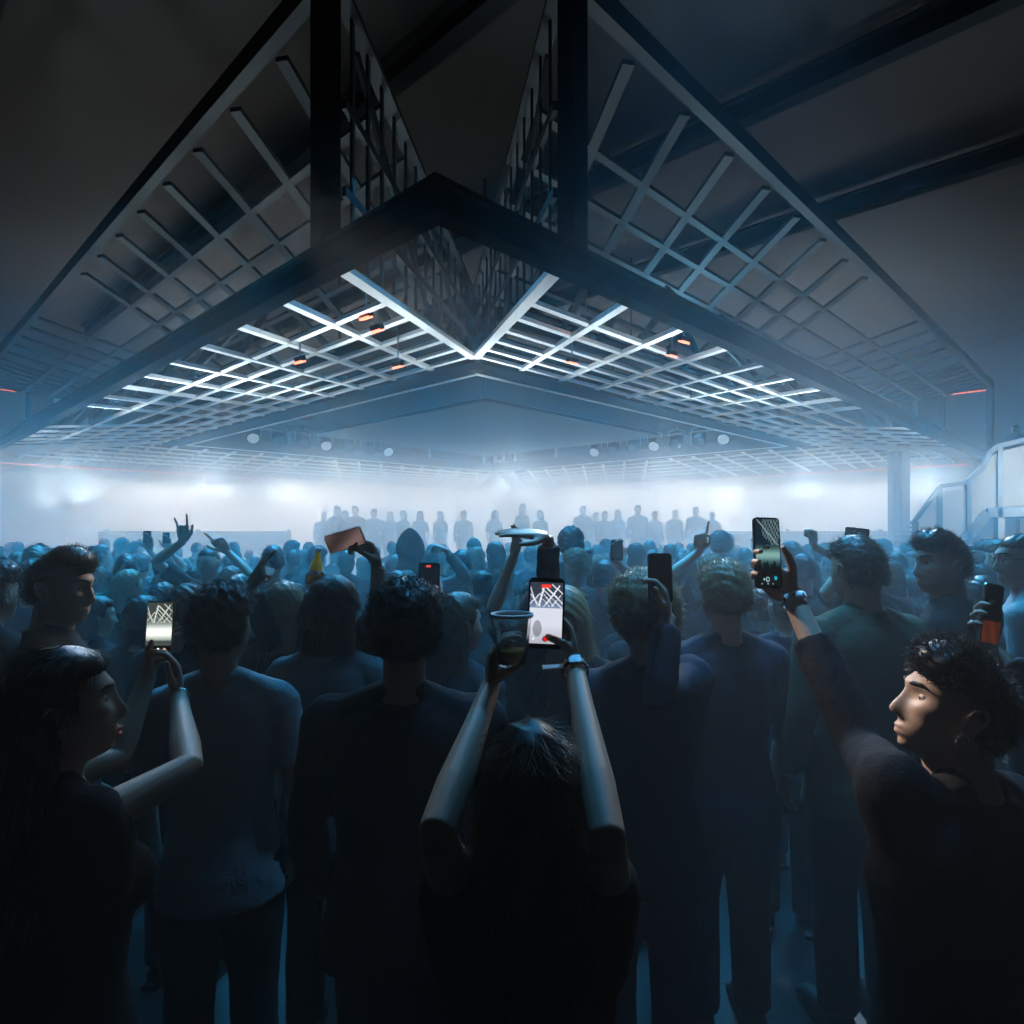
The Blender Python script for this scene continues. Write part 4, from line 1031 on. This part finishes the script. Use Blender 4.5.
# stairs with pale mesh panels
D = 11.5
def S(px, py, dy=0): p = W(px, py, D); return Vector((p.x, D+dy, p.z))
stair = empty('staircase', Vector((S(960,528).x, D, 0))); so = stair.location.copy()
tag(stair, 'steel staircase with pale mesh railing panels climbing to the right behind the crowd', 'staircase')
def spart(mb, name, m): o = mb.build(name, m, None); o.location = -so; o.parent = stair; return o
m_panel = mat('pale_mesh_panel', (.62,.66,.64), .7, bump=.5, bscale=30, var=.1, translucent=.45)
rail_pts = [S(912,524), S(941,486), S(965,483), S(983,466), S(990,452), S(999,446), S(1040,436), S(1090,424)]
low_pts = [S(912,565), S(940,560), S(958,545), S(972,531), S(987,513), S(1040,511), S(1090,511)]
for k, dy in enumerate((0, 1.5)):
    if k == 0:
        g = MB()
        for a, b in zip(rail_pts, rail_pts[1:]): g.bar(a, b+(b-a).normalized()*.02, .06, .075)
        spart(g, 'handrail', mat('blue_steel', (.09,.13,.17), .4, metal=.3))
    g = MB()
    for a, b in zip(low_pts, low_pts[1:]): g.bar(a+Vector((0,dy,0)), b+Vector((0,dy,0)), .07, .17)
    spart(g, 'stringer', mat('blue_steel', (.09,.13,.17), .4, metal=.3))
    for px, a, b in () if k else ((915,522,565),(939,489,561),(968,482,545),(999,447,560),(1050,434,560)):
        q = S(px,(a+b)/2,dy); z0, z1 = S(px,b).z, S(px,a).z
        spart(MB().box(q, (.085,.07,z1-z0)), 'railing_post', mat('blue_steel', (.09,.13,.17), .4, metal=.3))
def lerp_y(pts, px):
    X_ = (px-512)/F*D
    for a, b in zip(pts, pts[1:]):
        if a.x <= X_ <= b.x: return a.z+(b.z-a.z)*(X_-a.x)/(b.x-a.x)
    return pts[-1].z
for x0, x1 in ((917,937),(941,966),(970,997),(1001,1048),(1052,1088)):
    for dy in (0,):
        n = 8; top = []; bot = []
        for i in range(n+1):
            px = x0+(x1-x0)*i/n; x = (px-512)/F*D; top.append(Vector((x,D+dy,lerp_y(rail_pts,px)-.10))); bot.append(Vector((x,D+dy,lerp_y(low_pts,px)+.10)))
        spart(MB().poly(bot+top[::-1], .015, (0,1,0)), 'railing_panel', m_panel)
for i in range(11):
    a = low_pts[0].lerp(low_pts[4], i/10)
    spart(MB().box(a+Vector((0,.75,.03)), (.30,1.45,.04)), 'tread', m_black)
lx = (low_pts[4].x+low_pts[6].x)/2
spart(MB().box((lx,D+.75,low_pts[4].z-.02), (low_pts[6].x-low_pts[4].x,1.5,.10)), 'landing', m_black)
for px in (999,1085):
    for dy in (0,1.45): q = S(px,540,dy); spart(MB().box((q.x,q.y,low_pts[4].z/2-.04), (.12,.12,low_pts[4].z-.1)), 'leg', m_steel)
# lower beam of the landing, over the heads at the right
g = MB(); a, b = S(978,540), S(1090,540); g.bar(Vector((a.x,D-.1,1.52)), Vector((b.x,D-.1,1.52)), .1, .42); spart(g, 'lower_fascia', mat('blue_steel', (.09,.13,.17), .4, metal=.3))
# balcony on the right with people leaning on it
z_b = W(1000,447,15).z-1.05
bal = empty('balcony', (W(985,400,16).x+3.1, 16.5, 0)); tag(bal, 'dark balcony with a rail high at the right behind the staircase', 'balcony')
bx = bal.location.x
def bpart(mb, name, m): o = mb.build(name, m, None); o.location = -bal.location; o.parent = bal; return o
bpart(MB().box((bx+.2,17.4,z_b-.2), (5.6,3.6,.35)), 'deck', m_black)
bpart(MB().box((bx+.2,15.55,z_b-.15), (5.6,.08,.5)), 'fascia', mat('blue_steel', (.09,.13,.17), .4, metal=.3))
for dx in (-2.5,-1,1,2.9): bpart(MB().box((bx+dx,15.6,z_b+.55), (.05,.05,1.1)), 'railing_post', m_steel)
bpart(MB().tube([(bx-2.6,15.6,z_b+1.08),(bx+3.0,15.6,z_b+1.08)], .03, 10), 'handrail', m_steel)
bpart(MB().box((bx-2.4,17.4,(z_b-.3)/2), (.25,.25,z_b-.3)), 'support_leg', m_black); bpart(MB().box((bx+2.8,17.4,(z_b-.3)/2), (.25,.25,z_b-.3)), 'support_leg', m_black)
for px, top, d, lab in ((1015,424,15.9,'person high on the balcony at the right edge, right of the canopy corner'),(1028,420,16.6,'person on the balcony cut off by the right edge')):
    crowd(px, top, d, 'm0', 'short', 1, 0, 1, lab, None, 120, base=z_b, hmin=1.6, hmax=1.8)
for px, top, d, zb_, lab in ((930,460,17.2,2.1,'left of two people standing on the hazy balcony steps behind the stair rail'),(950,457,17.6,2.2,'right of two people standing on the hazy balcony steps behind the stair rail')):
    pass
# lamps
def lamp(label, c, aim, group=None, lens=None, sz=1.0, name='stage_light'):
    c = Vector(c); r = empty(name, c); tag(r, label, 'stage light', group); ax = (Vector(aim)-c).normalized()
    mb = MB(); mb.lathe([(0,-.16*sz),(.07*sz,-.155*sz),(.10*sz,-.08*sz),(.115*sz,.10*sz),(.125*sz,.12*sz),(.11*sz,.12*sz),(.10*sz,.08*sz),(0,.08*sz)], (0,0,0), 20, axis=ax); mb.build('housing', m_black, r)
    mb = MB(); mb.lathe([(0,.082*sz),(.099*sz,.082*sz),(.099*sz,.09*sz),(.05*sz,.10*sz),(0,.103*sz)], (0,0,0), 20, axis=ax); mb.build('lens', lens or m_lens, r)
    mb = MB(); s1 = ax.cross(Vector((0,0,1))).normalized(); mb.tube([s1*.135*sz, s1*.14*sz+Vector((0,0,.2*sz)), Vector((0,0,.24*sz)), -s1*.14*sz+Vector((0,0,.2*sz)), -s1*.135*sz], .01*sz, 8); mb.build('yoke', m_steel, r)
    mb = MB(); mb.box((0,0,.27*sz), (.05*sz,.05*sz,.07*sz)); mb.build('clamp', m_black, r); return r
m_dimlens = mat('dark_lens', (.1,.14,.17), .1)
ia = WI; ib = L-WI
for i in range(7):                                   # round lamps under the far inner beams, either side
    b = ib-.2*H; a = ia+.9*H+.42*H*i; p = AB(a, b, CAMZ+1.44*H)
    lamp('round stage lamp in the hazy row hung over the far left edge of the opening', p, AB(a-2,b-6,0), 'row of round lamps at the far left edge of the opening', m_dimlens if i%3 else m_lens, 1.5)
    a2 = ib-.2*H; b2 = ia+.9*H+.42*H*i; p = AB(a2, b2, CAMZ+1.44*H)
    lamp('round stage lamp in the hazy row hung over the far right edge of the opening', p, AB(a2-6,b2-2,0), 'row of round lamps at the far right edge of the opening', m_dimlens if i%3 else m_lens, 1.5)
# small red fixtures between the tiers
for px, py, d, lab in ((366,318,5.5,'upper of two small red-lit lamps over the left lattice near the corner'),(377,331,5.5,'lower of two small red-lit lamps over the left lattice near the corner'),(300,362,6.3,'small red-lit lamp over the middle of the left lattice'),
      (398,367,6.6,'small red-lit lamp over the left lattice close to the opening'),(586,322,6.2,'small red-lit lamp just right of the corner screen over the right lattice'),(572,363,6.6,'small red-lit lamp over the right lattice close to the opening'),
      (684,342,6.4,'upper of two red-lit lamps over the right lattice'),(672,356,6.7,'lower of two red-lit lamps over the right lattice')):
    p = W(px, py, d); r = empty('red_lamp', p); tag(r, lab, 'lamp')
    q = Matrix.Rotation(R(40 if px > 500 else -40),3,'Z')@Matrix.Rotation(R(20),3,'X')
    MB().box((0,0,.03), (.13,.05,.05), q).build('housing', m_black, r); MB().box(q@Vector((0,0,-.0)), (.12,.055,.02), q).build('lens', m_redlamp, r)
    MB().tube([(0,0,.05), (0,0,.35)], .008, 6).build('suspension_wire', m_steel, r)
# ------------------------------------------------------------------ light
def area(name, loc, aim, size, power, col, spread=180, sy=None):
    d = bpy.data.lights.new(name, 'AREA'); d.energy = power; d.color = col; d.size = size; d.spread = R(spread)
    if sy: d.shape = 'RECTANGLE'; d.size_y = sy
    o = bpy.data.objects.new(name, d); COL.objects.link(o); o.location = loc
    o.rotation_euler = (Vector(aim)-Vector(loc)).to_track_quat('-Z','Y').to_euler(); return o
def spot(name, loc, aim, power, col, ang=60, blend=.6, rad=.15):
    d = bpy.data.lights.new(name, 'SPOT'); d.energy = power; d.color = col; d.spot_size = R(ang); d.spot_blend = blend; d.shadow_soft_size = rad
    o = bpy.data.objects.new(name, d); COL.objects.link(o); o.location = loc
    o.rotation_euler = (Vector(aim)-Vector(loc)).to_track_quat('-Z','Y').to_euler(); return o
# white lamps over the far part of the hall, shining down through the haze
for x in (-13,-7.5,-2.5,2.5,7.5,13):
    area('far_wash', (x, 27, 3.9), (x, 25.5, 0), 4.5, 400*(21 if x < -10 else 17), (1,.99,.93) if x < -5 else (.96,.99,.97), 85, sy=9)
# unseen area lights added over the heads to brighten the lattice undersides
for x, y, e in ((-1.6,6.3,.5),(1.5,6.3,.5),(0,8.4,.7),(-3.8,8.2,.9),(3.7,8.2,.9),(-6.4,9.7,1.1),(6.2,9.7,1.1),(-9.0,12.6,.4),(8.6,13.0,.2),(-3.4,9.8,.5),(3.2,9.8,.5)):
    area('lattice_fill', (x, y, 2.35), (x*1.04, y-1.3, 5.2), .5, 100*e*.42, (.80,.95,1), 104, sy=.3)
# unseen blue area light added low over the crowd to colour its haze
area('blue_haze_fill', (0, 7.4, 2.75), (0, 5.9, 0), 13, 400*3.7, (.035,.48,1), 60, sy=7.6)
area('mid_haze_fill', (-2, 12.6, 3.65), (-2, 12.4, 0), 22, 400*3.0, (.95,.98,.95), 70, sy=3)  # unseen white area light added to brighten the haze before the stage
# white spots at the far side backlighting hair and shoulders
for x in (-8,-3,3,8): spot('far_backlight', (x, 24, 3.3), (x*.4, 2.0, 1.6), 400*.45, (.88,.97,1), 34)
for x in (-3.5,-1.2,1.2,3.5): spot('hair_backlight', (x, 8.0, 5.5), (x*.5, 2.5, 1.7), 1150, (.92,.96,1), 24)
spot('warm_hair_backlight', (1.4,7.6,5.3), (.46,2.2,1.78), 1300, (1,.78,.55), 9)
# narrow spots added to light the two profile faces
spot('profile_fill', (-2.2,4.6,4.7), (.79,1.27,1.60), 2200, (1,.92,.84), 6.5, .8)
spot('profile_fill', (.8,5.5,4.9), (-1.50,2.25,1.7), 800, (1,.94,.86), 9, .8)
# blue spot high over the front of the crowd
spot('blue_downlight', (.75,2.5,5.1), (.75,2.1,0), 900, (.10,.48,1), 46, 1.0)
# unseen light added out of view at the right to brighten the stair panels
area('stair_fill', (12.5,8.0,3.2), (9.6,11.5,2.4), .8, 400*.09, (.97,1,.98), 40)
# unseen blue light added to tint the upper tier on the right
area('upper_blue_fill', (2.4,8.8,4.3), (3.0,6.8,8), 1.5, 400*.10, (.25,.7,1), 110, sy=1.5)
